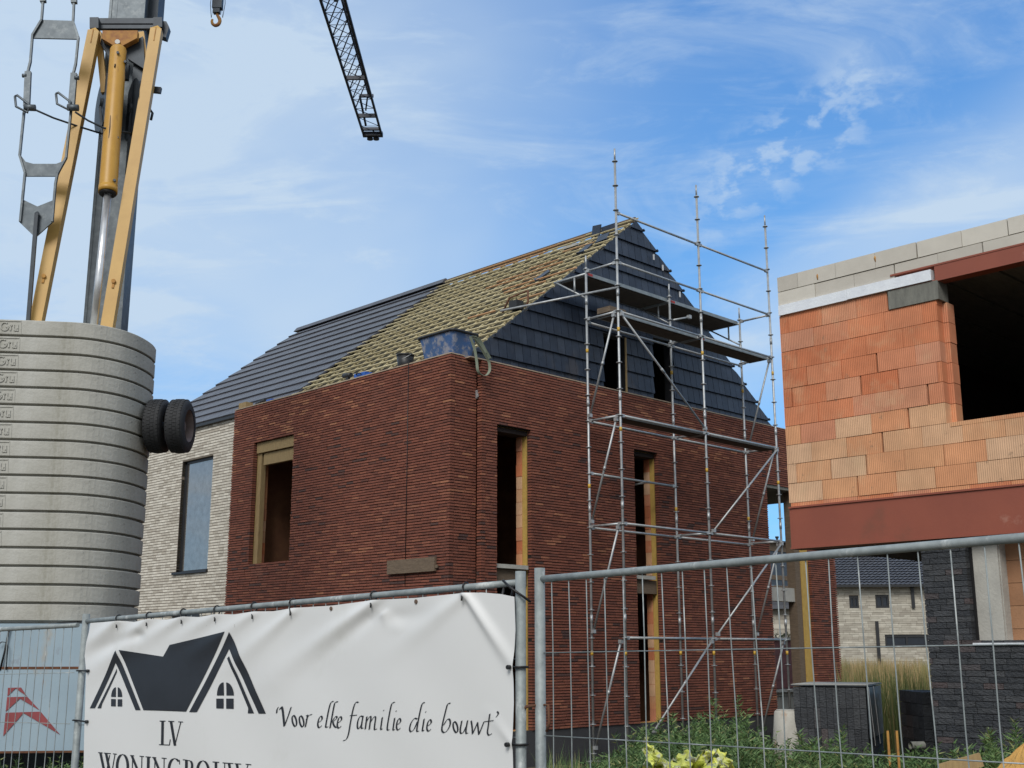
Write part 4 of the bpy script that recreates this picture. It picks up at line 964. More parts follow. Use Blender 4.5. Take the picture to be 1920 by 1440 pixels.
# ballast slabs: one real slab, copied
SH = .2305
pl = [(0, 598), (120, 602.5), (165, 605.6), (200, 611), (230, 618), (252, 625.5), (268, 633), (281, 641), (289, 648), (293, 655)]
pp = [onz(x, y, ZT)[:2] for x, y in pl]
pp = [V(p[:2]) for p in smooth([(a[0], a[1], 0) for a in pp], 3)]
d_ = (pp[0]-pp[1])/np.linalg.norm(pp[0]-pp[1])
ctr = pp[0]+d_*.75; nn = V((-d_[1], d_[0])); 
if np.dot(nn, hf[:2]) < 0: nn = -nn
pts = pp[::-1]+[ctr+d_*np.dot(ctr-p, d_)*1.0+nn*np.dot(p-pp[0], nn) for p in pp]
e_r = (pts[0]-CAM[:2]); e_r = e_r/np.linalg.norm(e_r)
pts = pts+[pts[-1]+e_r*.35, pts[0]+e_r*.35-cr_r[:2]*.06]
def slab_mesh(mb, z1):
    n = len(pts); bv = .018
    cen = sum(pts)/n
    def ring(ins, z):
        R = []
        for i in range(n):
            a, b, c = pts[i-1], pts[i], pts[(i+1) % n]
            e1 = (b-a)/np.linalg.norm(b-a); e2 = (c-b)/np.linalg.norm(c-b)
            n1 = V((-e1[1], e1[0])); n2 = V((-e2[1], e2[0]))
            if np.dot(n1, cen-b) < 0: n1 = -n1
            if np.dot(n2, cen-b) < 0: n2 = -n2
            m_ = n1+n2; m_ /= max(np.dot(m_, n1), .5); q = b+m_*ins; R.append(V((q[0], q[1], z)))
        return R
    rings = [ring(.06, z1-SH+.002), ring(.06, z1-SH+.024), ring(.006, z1-SH+.028), ring(.0, z1-SH+.034), ring(0, z1-.012), ring(.008, z1-.003), ring(.06, z1-.003)]
    for A, B in zip(rings, rings[1:]):
        for i in range(n): mb.quad(A[i], A[(i+1) % n], B[(i+1) % n], B[i])
    mb.poly(rings[0]); mb.poly(rings[-1])
names = ['topmost', 'second', 'third', 'fourth', 'fifth', 'sixth', 'seventh', 'eighth', 'ninth', 'tenth', 'eleventh', 'twelfth', 'thirteenth', 'fourteenth', 'fifteenth', 'sixteenth', 'lowest']
so = V((ctr[0], ctr[1], ZT-SH))
slab = thing('ballast_slab', 'topmost grey concrete ballast slab on the crane stack', 'ballast slab', so, 'ballast slabs stacked on the crane')
mb = MB(); slab_mesh(mb, ZT); body = mb.build('slab_body', 'concrete', slab)
n3 = V((-nn[0], -nn[1], 0)); dpl = np.dot(n3, V((pp[0][0], pp[0][1], 0)))
def fp(x, y): return onpl(x, y, n3, dpl)
mb = MB()
def stroke(mb, P, wd, nib, fn, off, thin=.0, r=.5, depth=.0):
    """pen stroke with a broad nib; P in picture coordinates, fn maps to the surface"""
    P = [np.array(p, float) for p in P]; nb = np.array([math.cos(nib), -math.sin(nib)])*wd/2
    for a, b in zip(P, P[1:]):
        d = b-a; l_ = np.hypot(*d)
        if l_ < 1e-6: continue
        d /= l_; pr = np.array([-d[1], d[0]]); k = np.dot(nb, pr); 
        if abs(k) < thin/2: h = pr*thin/2*(1 if k >= 0 else -1); q = h
        else: q = nb
        m_ = max(1, int(l_/6))
        for i in range(m_):
            s0, s1 = a+(b-a)*i/m_, a+(b-a)*(i+1)/m_
            Q = [s0-q, s1-q, s1+q, s0+q]
            W = [fn(*p)+off for p in Q]
            if depth: mb.prism(W, -off/np.linalg.norm(off)*depth, r)
            else: mb.quad(*W, r)
def arc(cx, cy, rx, ry, a0, a1, n=10, slant=0.): return [(cx+rx*math.cos(math.radians(t))+slant*(-ry*math.sin(math.radians(t))), cy-ry*math.sin(math.radians(t))) for t in np.linspace(a0, a1, n)]
eo = n3*.012
stroke(mb, arc(9, 612, 7.5, 7.5, 50, 320)+[(16, 613), (11, 613)], 3, 0.2, fp, eo, 2.6, depth=.03)
stroke(mb, [(20, 608), (19.5, 620)], 3, 0, fp, eo, 2.6, depth=.03); stroke(mb, [(20, 612), (23.5, 608.5)], 3, 0, fp, eo, 2.6, depth=.03)
stroke(mb, [(26, 609), (25.5, 616), (27.5, 620), (31.5, 619), (33, 616)], 3, 0.2, fp, eo, 2.6, depth=.03); stroke(mb, [(33.5, 609), (33, 621)], 3, 0, fp, eo, 2.6, depth=.03)
stroke(mb, [(-30, 600.5), (40, 602)], 2, 1.57, fp, eo*.8, 1.2, depth=.03); stroke(mb, [(40, 602), (39, 627)], 1.3, 0, fp, eo*.5, 1.0, depth=.03)
lt = mb.build('embossed_lettering', 'concrete', slab)
for k in range(1, 17):
    o = slab.copy(); col.objects.link(o); o.location = V(so-V((0, 0, SH*k))+np.append(cr_r[:2]*rng.uniform(-.006, .006), 0))*S; ORG[o.name] = so
    o['label'] = f'{names[k]} grey concrete ballast slab counted from the top of the stack'
    for ch in (body, lt):
        c = ch.copy(); col.objects.link(c); c.parent = o

# ------------------------------------------------------------------ site fences
GZ = -.2
PR = .0192; RL = .0125
P0 = atd(1012, 1086, 4.28); P1 = atd(1920, 1008, 2.97)
ud = (P1-P0); u1 = ud/np.linalg.norm(ud[:2]); 
nF = V((u1[1], -u1[0], 0)); nF = nF if np.dot(nF, CAM-P0) > 0 else -nF
def fence(name_label, A, B, wires, hz, pad_posts=(1, 1), topext=.04, wr=.0021, seed=1, rail_sag=0., lw=.0):
    f = thing('fence_panel', name_label, 'fence', (A[0], A[1], GZ), 'temporary site fence panels')
    A, B = V(A), V(B)
    for p, k in ((A, pad_posts[0]), (B, pad_posts[1])):
        if not k: continue
        mb = MB(); mb.tube([(p[0], p[1], GZ-.02), (p[0], p[1], p[2]+topext)], PR, 20); mb.build('post', 'galv_post', f)
    d = B-A
    mb = MB(); mb.tube([A+d*t-V((0, 0, rail_sag*4*t*(1-t))) for t in np.linspace(0, 1, 9)], [RL*1.0]*9, 16)
    mb.build('top_rail', 'galv_post', f)
    mb = MB(); rr = random.Random(seed)
    for s_ in wires:
        q = A+d*s_; 
        zb_ = GZ+.15; n = 9; w1, w2 = rr.uniform(-.011, .011), rr.uniform(0, 6)
        mb.tube([q+V((d[0]*1, d[1], 0))/np.linalg.norm(d)*(w1*math.sin(w2+t*5)*min(1, t*4)+lw*t)+V((0, 0, -t*(q[2]-zb_)+ (RL*.6 if t == 0 else 0))) for t in np.linspace(0, 1, n)], wr, 6)
    for za, zb_ in hz:
        mb.tube([A+V((0, 0, za)), A+d+V((0, 0, zb_))], wr, 6)
    mb.build('wire_mesh', 'galv_post', f)
    return f
# right hand panel: wire positions follow the bent wires seen in the photo
Lr = 3.22; Bq = P0+ud*(Lr/np.linalg.norm(ud))
dplR = np.dot(nF, P0)
wx = [1034, 1066, 1099, 1133, 1168, 1204, 1240, 1279, 1320, 1362, 1408, 1454, 1510, 1553, 1607, 1663, 1720, 1781, 1845, 1909]
ss = []
for x in wx:
    yy = 1086+(x-1012)*(1008-1086)/(1920-1012); q = onpl(x, yy, nF, dplR); ss.append(np.dot(q-P0, Bq-P0)/np.dot(Bq-P0, Bq-P0))
s_ = ss[-1]
while s_ < .97: s_ += .0275; ss.append(s_)
def hzz(x, y): q = onpl(x, y, nF, dplR); s_ = np.dot(q-P0, Bq-P0)/np.dot(Bq-P0, Bq-P0); return s_, q[2]
def hline(pa, pb):
    (sa, za), (sb, zb_) = hzz(*pa), hzz(*pb); m_ = (zb_-za)/(sb-sa); return za-m_*sa-P0[2], za+m_*(1-sa)-P0[2]-(Bq[2]-P0[2])+0*0
def hpair(pa, pb):
    (sa, za), (sb, zb_) = hzz(*pa), hzz(*pb); m_ = (zb_-za)/(sb-sa); z0_ = za-m_*sa; z1_ = z0_+m_
    return z0_-P0[2], z1_-Bq[2]
h1 = hpair((1018, 1224), (1900, 1208.5)); h2 = hpair((1018, 1379), (1900, 1431))
fR = fence('open wire mesh fence panel without banner on the right', P0, Bq, ss, [h1, h2, (h2[0]-.27, h2[1]-.27), (h2[0]-.54, h2[1]-.54), (h2[0]-.81, h2[1]-.81), (h2[0]-1.08, h2[1]-1.08)], lw=.02)
# panel that carries the banner
QL = atd(161, 1165, 6.4); QR = atd(976, 1092, 4.28)
fB = fence('fence panel in the middle that carries the white banner', QL, QR, [i/37 for i in range(1, 37)], [(-.27-.27*i, -.27-.27*i) for i in range(6)], rail_sag=.0, seed=2)
# far left panel
ddir = (QL-QR); a_ = math.atan2(ddir[1], ddir[0])-math.radians(-11)
q2 = onz(0, 1176, QL[2])
QF = QL+(atd(0, 1176, 6.93)-QL)*(3.2/np.linalg.norm(atd(0, 1176, 6.93)-QL))
fL = fence('fence panel at the far left in front of the blue crane housing', QF, QL+V((-.03, .03, -.02)), [1-.0265*(i+.6) for i in range(36)], [(-.27-.265*i, -.25-.265*i) for i in range(6)], seed=3, pad_posts=(1, 0))
# coupler and rusty clips
mb = MB(); q = onpl(985, 1228, nF, dplR); mb.tube([QR+V((0, 0, -.45)), (QR+P0)/2+V((0, 0, -.44))+nF*.02, P0+V((0, 0, -.44))], .006, 6); mb.tube([P0+V((0, 0, -.44)), P0+V((0, 0, -.44))+u1*.04, P0+V((0, 0, -.50))+u1*.045, P0+V((0, 0, -.53))+u1*.03], .005, 6)
mb.build('coupling_wire', 'rust', fR)

# banner
dB = QR-QL; uB = dB/np.linalg.norm(dB); nB = V((uB[1], -uB[0], 0)); nB /= np.linalg.norm(nB); nB = nB if np.dot(nB, CAM-QR) > 0 else -nB
dBn = np.dot(nB, QR)+.035
def seg(x, y, x0, y0, x1, y1, A, w0, w1, tail=1.):
    dx, dy = x1-x0, y1-y0; l2 = dx*dx+dy*dy; s = ((x-x0)*dx+(y-y0)*dy)/l2; d = ((x-x0)*dy-(y-y0)*dx)/math.sqrt(l2)
    if s < -.15 or s > 1.35: return 0.
    ss_ = min(1, max(0, s)); wdt = w0+(w1-w0)*ss_; env = (min(1, (s+.15)/.15))*max(0, 1-max(0, s)**1.5/1.57)
    return A*env*math.exp(-(d/wdt)**2)
def fold(x, y):
    h = 0
    h += seg(x, y, 703, 1128, 520, 1265, .020, 9, 26)
    h -= seg(x, y, 690, 1160, 560, 1250, .010, 12, 26)
    h += seg(x, y, 549, 1147, 430, 1250, .014, 8, 20)
    h += seg(x, y, 477, 1150, 380, 1215, .010, 8, 18)
    h += seg(x, y, 407, 1152, 330, 1200, .010, 8, 16)
    h += seg(x, y, 344, 1156, 250, 1215, .014, 8, 18)
    h += seg(x, y, 280, 1160, 175, 1260, .020, 9, 20)
    h -= seg(x, y, 260, 1190, 168, 1225, .018, 10, 16)
    h += seg(x, y, 223, 1163, 160, 1215, .020, 9, 16)
    h += seg(x, y, 874, 1115, 745, 1215, .010, 10, 22)
    h += seg(x, y, 720, 1150, 745, 1178, .008, 10, 14)
    h -= seg(x, y, 730, 1160, 800, 1150, .009, 14, 20)
    h += seg(x, y, 876, 1114, 962, 1250, .020, 7, 12)
    h += seg(x, y, 960, 1395, 920, 1340, .006, 7, 12)
    h += .0035*math.sin(x*.013+y*.008)+.002*math.sin(x*.031-y*.021)
    dx = x-300 
    h -= .006*math.exp(-((x-480)/260)**2)*min(1, max(0, (y-1150)/120))
    return h
def bsurf(x, y): return onpl(x, y, nB, dBn)+nB*fold(x, y)*.78
tops = [(165, 1168), (223, 1164), (250, 1166), (280, 1160.5), (312, 1162), (344, 1156), (375, 1157), (407, 1151.5), (440, 1152), (477, 1146.5), (512, 1146), (549, 1140), (621, 1135.5), (701, 1125), (781, 1121), (874, 1111.5), (905, 1111), (940, 1114), (965, 1119)]
def ytop(x): return float(np.interp(x, [t[0] for t in tops], [t[1] for t in tops]))
bn = thing('banner', 'large white vinyl banner with black house logo and Dutch lettering tied to the fence', 'banner', (QR[0], QR[1], GZ))
mb = MB(); nu, nv = 260, 150; grid = []
for j in range(nv+1):
    row = []
    for i in range(nu+1):
        u = i/nu; v = (j/nv)**1.25; 
        x = 162+(965-162)*u
        yb_ = 1530+200*u; y = ytop(x)+(yb_-ytop(x))*v
        xl = np.interp(y, [1160, 1195, 1230, 1262, 1300, 1450, 1700], [8, 2, -5, 0, -2, -5, -8]); xr = np.interp(y, [1119, 1180, 1250, 1320, 1396, 1440, 1700], [0, 1, -3, -2, -5, -4, -6])
        x += xl*(1-u)**6+xr*u**8
        row.append(bsurf(x, y))
    grid.append(row)
kk = 0
for row in grid: mb.v += row
for j in range(nv):
    for i in range(nu): mb.f.append((j*(nu+1)+i, j*(nu+1)+i+1, (j+1)*(nu+1)+i+1, (j+1)*(nu+1)+i)); mb.r.append(.5); mb.sm.append(True)
bo_ = mb.build('sheet', 'banner', bn)
off = nB*.0022
def lg(x, y): return bsurf(x*.29167, 1080+y*.29167)
import mathutils.geometry as mg
def fill(mb, P, fn, off, cell=14.):
    """polygon in picture space cut into strips so that it follows the cloth"""
    P = [np.array(p, float) for p in P]; ys_ = [p[1] for p in P]; y0, y1 = min(ys_), max(ys_)
    lv = sorted(set([p[1] for p in P]+list(np.arange(y0, y1, cell))))
    lv = [v for i, v in enumerate(lv) if i == 0 or v-lv[i-1] > 1e-6]
    def cross(y):
        X = []
        for a, b in zip(P, P[1:]+P[:1]):
            if (a[1] <= y < b[1]) or (b[1] <= y < a[1]): X.append(a[0]+(y-a[1])*(b[0]-a[0])/(b[1]-a[1]))
        return sorted(X)
    for ya, yb_ in zip(lv, lv[1:]):
        A, B = cross(ya+1e-4), cross(yb_-1e-4)
        if len(A) != len(B): continue
        for k in range(0, len(A)-1, 2):
            n = max(1, int(max(A[k+1]-A[k], B[k+1]-B[k])/cell))
            for i in range(n):
                a0, a1 = A[k]+(A[k+1]-A[k])*i/n, A[k]+(A[k+1]-A[k])*(i+1)/n; b0, b1 = B[k]+(B[k+1]-B[k])*i/n, B[k]+(B[k+1]-B[k])*(i+1)/n
                mb.quad(fn(b0, yb_)+off, fn(b1, yb_)+off, fn(a1, ya)+off, fn(a0, ya)+off)
mb = MB()
for P in ([(752, 478), (905, 862), (872, 862), (747, 558), (612, 850), (580, 850)], [(752, 595), (628, 850), (652, 850), (658, 822), (752, 617)],
          [(775, 475), (1052, 518), (1095, 443), (1455, 357), (1197, 872), (923, 862)],
          [(1483, 360), (1702, 885), (1655, 885), (1475, 468), (1265, 875), (1217, 875)], [(1462, 530), (1475, 515), (1625, 883), (1585, 883), (1588, 850)],
          [(715, 790), (745, 791), (745, 838), (715, 837)], [(757, 792), (786, 792), (786, 839), (757, 838)],
          [(1386, 788), (1432, 788), (1432, 852), (1386, 851)], [(1448, 788), (1495, 788), (1495, 854), (1448, 853)]):
    fill(mb, P, lg, off)
for cx_, y0_, r_, h_, sd_ in ((745, 777, 30, 62, -1), (757, 777, 29, 62, 1), (1434, 768, 44, 85, -1), (1450, 768, 47, 84, 1)):
    fill(mb, [(cx_, y0_)]+[(cx_+sd_*r_*math.cos(t), y0_-h_*math.sin(t)) for t in np.linspace(0, math.pi/2, 9)], lg, off, 8)
mb.build('house_logo', 'ink', bn)
mb = MB()
def sx(x, y): return bsurf(500+x*.28125, 1060+y*.28125)
def T(P, w=12.5, th=3.2): stroke(mb, P, w, math.radians(38), sx, off, th)
def sm2(P, n=5): return [tuple(p[:2]) for p in smooth([(a, b, 0) for a, b in P], n)]
def e_(cx, cy): T(sm2([(cx-13, cy+2), (cx+10, cy-14), (cx+14, cy-32), (cx+5, cy-42), (cx-7, cy-25), (cx-14, cy+8), (cx-10, cy+30), (cx, cy+34), (cx+13, cy+20)]))
def o_(cx, cy): T(arc(cx, cy, 14, 37, 60, 430, 16, .18))
def i_(cx, cy, h=82): T([(cx+6, cy-h/2), (cx-6, cy+h/2-6), (cx-2, cy+h/2), (cx+7, cy+h/2-8)]); T([(cx+12, cy-h/2-42), (cx+20, cy-h/2-50)], 12)
T([(60, 985), (63, 960), (72, 945)], 12); T(sm2([(82, 962), (92, 944), (100, 960), (106, 1010), (112, 1072)]), 17); T([(112, 1072), (140, 1000), (158, 945)], 12)
o_(180, 1037); o_(229, 1040)
T(sm2([(258, 1004), (268, 1000), (262, 1040), (254, 1078)])); T(sm2([(260, 1030), (276, 1002), (298, 994)]))
e_(352, 1047); T(sm2([(440, 908), (425, 912), (412, 950), (394, 1050), (392, 1078), (408, 1076)])); T(sm2([(470, 910), (452, 914), (442, 950), (420, 1085)])); T(sm2([(428, 1050), (455, 1008), (465, 1018), (440, 1045), (452, 1075), (466, 1080)])); e_(482, 1050)
T(sm2([(610, 914), (592, 914), (575, 955), (556, 1050), (545, 1120), (530, 1160), (510, 1168)])); T([(552, 1002), (600, 998)], 9)
T(sm2([(640, 1008), (622, 1006), (606, 1040), (604, 1080), (616, 1086), (636, 1050)])); T(sm2([(642, 1004), (632, 1060), (632, 1086), (646, 1082)]))
T([(668, 1008), (657, 1092)]); T(sm2([(660, 1050), (686, 1010), (696, 1012), (690, 1050), (684, 1094)])); T(sm2([(688, 1052), (716, 1012), (728, 1014), (722, 1060), (720, 1094), (738, 1088)]))
i_(768, 1054); T(sm2([(858, 914), (842, 918), (830, 955), (810, 1060), (808, 1096), (824, 1094)])); i_(852, 1058); e_(884, 1062)
T(sm2([(1008, 1024), (990, 1020), (968, 1050), (958, 1090), (968, 1108), (990, 1088), (1010, 1040)])); T(sm2([(1056, 916), (1042, 920), (1028, 970), (1008, 1080), (1008, 1106), (1022, 1102)]))
i_(1048, 1064); e_(1086, 1070)
T(sm2([(1225, 920), (1208, 924), (1194, 970), (1170, 1080), (1178, 1112), (1200, 1106), (1222, 1066), (1222, 1032), (1206, 1026), (1180, 1066)])); o_(1258, 1078)
T(sm2([(1300, 1036), (1290, 1090), (1292, 1118), (1310, 1112), (1330, 1070)])); T(sm2([(1338, 1034), (1328, 1090), (1328, 1120), (1342, 1116)]))
T(sm2([(1362, 1036), (1368, 1080), (1370, 1124)])); T([(1370, 1124), (1404, 1050)], 12); T(sm2([(1404, 1046), (1408, 1090), (1412, 1128)])); T([(1412, 1128), (1448, 1042)], 12)
T(sm2([(1490, 990), (1478, 1060), (1470, 1112), (1480, 1132), (1500, 1120)])); T([(1448, 1042), (1516, 1034)], 9); T(sm2([(1538, 974), (1546, 988), (1532, 1012)]), 12)
mb.build('slogan_lettering', 'ink', bn)
mb = MB()
def sy(x, y): return bsurf(160+x/5.647, 1320+y/5.647)
def Q_(P, w=27, th=7): stroke(mb, P, w, 0, sy, off, th)
def sf(a, b): stroke(mb, [a, b], 9, math.pi/2, sy, off, 8)
Q_([(820, 180), (812, 430)]); sf((788, 180), (850, 180)); sf((778, 430), (888, 434)); Q_([(887, 436), (898, 374)], 9)
Q_([(908, 182), (946, 440)]); Q_([(1012, 190), (944, 442)], 9); sf((880, 182), (944, 184)); sf((985, 188), (1036, 190))
Q_([(168, 515), (222, 775)], 26); Q_([(222, 775), (266, 540)], 9); Q_([(228, 520), (280, 780)], 26); Q_([(280, 780), (322, 528)], 9); sf((145, 513), (192, 516)); sf((205, 518), (278, 524)); sf((300, 526), (340, 530))
Q_(arc(400, 662, 56, 130, 0, 360, 28), 27, 8)
Q_([(505, 545), (500, 800)], 9); Q_([(496, 545), (602, 812)], 26); Q_([(600, 555), (597, 812)], 9); sf((480, 543), (520, 547)); sf((576, 552), (622, 556))
Q_([(668, 560), (662, 805)], 28); sf((638, 558), (694, 562)); sf((638, 805), (690, 808))
Q_([(735, 568), (730, 815)], 9); Q_([(726, 566), (830, 828)], 26); Q_([(830, 575), (826, 828)], 9); sf((706, 564), (748, 568)); sf((804, 572), (856, 576))
Q_(arc(940, 706, 62, 130, 48, 320, 22), 27, 8); Q_([(990, 592), (992, 640)], 8)
Q_([(1064, 594), (1058, 845)], 28); sf((1026, 590), (1066, 593)); Q_([(1066, 594), (1098, 600)]+arc(1100, 650, 24, 50, 80, -80, 8)+[(1066, 702)], 24, 8); Q_([(1066, 702)]+arc(1104, 770, 32, 66, 80, -80, 8)+[(1060, 845)], 24, 8)
Q_(arc(1238, 732, 62, 132, 0, 360, 28), 27, 8)
Q_([(1376, 616), (1374, 790)]+arc(1418, 800, 44, 60, 180, 350, 10), 26, 8); Q_([(1468, 625), (1464, 800)], 9); sf((1340, 613), (1410, 617)); sf((1446, 622), (1495, 627))
Q_([(1512, 628), (1562, 880)], 26); Q_([(1562, 880), (1606, 650)], 9); Q_([(1594, 635), (1642, 885)], 26); Q_([(1642, 885), (1712, 640)], 9); sf((1490, 626), (1558, 630)); sf((1572, 632), (1640, 637)); sf((1686, 638), (1745, 643))
mb.build('name_lettering', 'ink', bn)
def railpt(x): # on the banner rail
    t = (x-161)/(976-161); # perspective-correct
    yy = 1165+(1092-1165)*t; return onpl(x, yy, nB, np.dot(nB, QR))
for x in (223, 280, 344, 407, 477, 549, 701, 874):
    c = railpt(x); e = bsurf(x, ytop(x)+9)
    mb = MB(); P = []
    for t in np.linspace(-.3, 1.25, 12):
        a = math.pi*t; P.append(c+V((0, 0, 1))*(RL+.004)*math.sin(a)*1.15-nB*(RL+.005)*math.cos(a)*-1)
    P = [e-nB*.006]+[c+nB*(RL+.006)*math.cos(a)+V((0, 0, 1))*(RL+.005)*math.sin(a) for a in np.linspace(math.pi*1.2, -.35, 11)]+[e+nB*.006, e+V((0, 0, -.012))+nB*.006]
    mb.tube(P, .0036, 6); mb.build('cable_tie', 'tie', bn)
for x, y in ((621, 1141), (781, 1128)):
    mb = MB(); e = bsurf(x, y); mb.tube([e+nB*.001, e+nB*.004], .0085, 14); mb.tube([e+nB*.004, e+nB*.0045], .0045, 10); mb.build('eyelet', 'brass', bn)
for (x, y, pr) in ((160, 1258, QL), (158, 1353, QL), (962, 1251, QR), (958, 1396, QR)):
    e = bsurf(x+(8 if x < 500 else -4), y); c = V((pr[0], pr[1], e[2]+.0)); mb = MB()
    mb.tube([e, e+nB*.012]+[c+nB*(PR+.008)*math.sin(a)+uB*(PR+.006)*math.cos(a)*(1 if x > 500 else -1) for a in np.linspace(math.pi*.75, -.6, 9)], .0045, 6)
    mb.tube([e+nB*.002, e+nB*.016], .008, 8); mb.build('cable_tie', 'tie', bn)
mb = MB(); c = QR+V((0, 0, -.02)); mb.tube([c-uB*.06+nB*.03+V((0, 0, .03)), c-uB*.02+nB*.03, c+uB*.03+nB*.025+V((0, 0, -.03)), c+uB*.03-nB*.02+V((0, 0, -.05))], .0045, 6); mb.tube([c-uB*.08+V((0, 0, .02)), c-uB*.09+nB*.01+V((0, 0, -.05)), c-uB*.04+nB*.02+V((0, 0, -.08)), c-uB*.03+V((0, 0, .03))], .005, 6); mb.build('cable_tie', 'tie', bn)

# ------------------------------------------------------------------ behind and between the buildings
# far pale house with dark roof
TF = 62.
fa = atd(1540, 1215, TF); fz = GZ
def FP(x, y, t=TF): return atd(x, y, t)
n4 = -hf; 
al = hr*math.cos(math.radians(-4))+hf*math.sin(math.radians(-4)); nf4 = np.cross(al, (0, 0, 1.)); nf4 = nf4 if np.dot(nf4, -hf) > 0 else -nf4
base = V((fa[0], fa[1], 0))
dfar = np.dot(nf4, base)
fpx = lambda x, y: onpl(x, y, nf4, dfar)
fh = thing('detached_house', 'distant pale stone brick house with dark tiled roof beyond the tall grass', 'house', (base[0], base[1], 0))
ze = fpx(1570, 1099)[2]; u0_ = np.dot(fpx(1560, 1100)-base, al); u1_ = np.dot(fpx(1762, 1100)-base, al)
mb = MB()
ops = []
for a, b in (((1592, 1117), (1611, 1141)), ((1641, 1115), (1668, 1140)), ((1659, 1190), (1742, 1213))):
    A, B = fpx(*a), fpx(*b); ops.append((np.dot(A-base, al), np.dot(B-base, al), B[2], A[2]))
bricks(mb, base, al, nf4, u0_, u1_, -.3, ze, ops, .115, .42, .010, .1, .012, lambda u, z: 0, random.Random(91), .5, .01)
mb.build('stone_wall', 'far_brick', fh)
mb = MB(); core(mb, base, al, nf4, u0_, u1_, -.3, ze, ops, -.02, -.3); mb.obox(base+al*u0_-nf4*.3, al*(u1_-u0_), -nf4*7, (0, 0, ze)); mb.build('wall_core', 'white_mortar', fh)
for o in ops:
    mb = MB(); mb.obox(base+al*o[0]+V((0, 0, o[2]))-nf4*.12, al*(o[1]-o[0]), -nf4*.1, (0, 0, o[3]-o[2])); w_ = mb.build('window', 'dark_glass', fh)
    mb = MB(); 
    for z in (o[2], o[3]-.12): mb.obox(base+al*o[0]+V((0, 0, z))-nf4*.05, al*(o[1]-o[0]), -nf4*.06, (0, 0, .12))
    for q in (o[0], (o[0]+o[1])/2-.04, o[1]-.1): mb.obox(base+al*q+V((0, 0, o[2]+.12))-nf4*.05, al*.1, -nf4*.06, (0, 0, o[3]-o[2]-.24))
    mb.build('frame', 'frame_dark', w_)
mb = MB(); rt = fpx(1570, 1040)[2]
a = fpx(1640, 1165); mb.obox(a*V((1, 1, 0))+V((0, 0, .2))+nf4*.05, al*.16, nf4*.1, (0, 0, a[2]-.2)); a = fpx(1706, 1098); mb.obox(a*V((1, 1, 0))+V((0, 0, fpx(1706, 1140)[2]))+nf4*.05, al*.16, nf4*.1, (0, 0, a[2]-fpx(1706, 1140)[2])); mb.build('downpipe', 'frame_dark', fh)
mb = MB(); rr = random.Random(93); nr_ = 24; dep = 5.5; zr = ze+3.6
for i in range(nr_):
    for k in range(int((u1_-u0_+1)/.24)):
        A = base+al*(u0_-.5+k*.24)+nf4*(.4-dep*i/nr_)+V((0, 0, ze+(zr-ze)*i/nr_+.05)); B = base+al*(u0_-.5+k*.24)+nf4*(.4-dep*(i+1)/nr_)+V((0, 0, ze+(zr-ze)*(i+1)/nr_))
        for s0, s1, e0, e1 in ((0, .12, .0, .05), (.12, .24, .05, .0)):
            mb.quad(A+al*s0+V((0, 0, e0)), A+al*s1+V((0, 0, e1)), B+al*s1+V((0, 0, e1)), B+al*s0+V((0, 0, e0)), rr.random()*.5+(.5 if e0 else 0))
mb.prism([base+al*u0_+nf4*.3+V((0, 0, ze)), base+al*u0_-nf4*5.1+V((0, 0, zr)), base+al*u0_-nf4*7+V((0, 0, ze))], al*(u1_-u0_)); mb.build('roof', 'far_tile', fh)
mb = MB(); mb.obox(base+al*(u0_-.5)+nf4*.4+V((0, 0, ze-.08)), al*(u1_-u0_+1), nf4*.15, (0, 0, .14)); mb.build('gutter', 'frame_dark', fh)
sk = onpl(1620, 1055, nf4*.6+V((0, 0, 1))*0, dfar*.6-0)  # noqa
mb = MB(); 
i = .45; A = base+nf4*(.4-dep*i)+V((0, 0, ze+(zr-ze)*i+.2)); x_ = np.dot(fpx(1616, 1060)-base, al); mb.obox(A+al*x_, al*1.3, -nf4*dep*.22+V((0, 0, (zr-ze)*.22)), (0, 0, .1)); mb.build('skylight', 'white_pl', fh)
# houses seen through the terrace opening
def simple_house(px0, px1, py_e, t, label, wm, rm, roofh):
    A, B = atd(px0, py_e, t), atd(px1, py_e, t); al2 = (B-A)*V((1, 1, 0)); L_ = np.linalg.norm(al2); al2 /= L_; nn2 = np.cross(al2, (0, 0, 1.)); nn2 = nn2 if np.dot(nn2, -hf) > 0 else -nn2
    b0 = V((A[0], A[1], 0)); o = thing('detached_house', label, 'house', b0)
    mb = MB(); bricks(mb, b0, al2, nn2, 0, L_, -.3, A[2], [], .2, .8, .012, .1, .01, lambda u, z: 0, random.Random(97), .4, .01); mb.obox(b0-nn2*.1+V((0, 0, -.3)), al2*L_, -nn2*6, (0, 0, A[2]+.3)); mb.build('wall', wm, o)
    mb = MB(); 
    for i in range(8):
        z0_, z1_ = A[2]+roofh*i/8, A[2]+roofh*(i+1)/8; mb.obox(b0-al2*.3+nn2*(.35-3.5*i/8)+V((0, 0, z0_)), al2*(L_+.6), -nn2*(7-7*i/8)*.98, (0, 0, (z1_-z0_)*1.02), rr.random())
    mb.build('roof', rm, o); return o, b0, al2, nn2, L_, A[2]
o2, b0, a2, n2_, L2, z2_ = simple_house(1436, 1500, 1142, 48., 'far beige brick house with dark roof seen through the terrace opening', 'far_brick', 'far_tile', 1.1)
mb = MB(); c = b0+a2*L2*.75+V((0, 0, z2_+.1)); mb.prism([c-n2_*1, c+a2*1.4-n2_*1, c+a2*1.4-n2_*1+V((0, 0, .5)), c+a2*.3-n2_*1+V((0, 0, 1.2))], -n2_*3); mb.build('dormer', 'terracotta', o2)
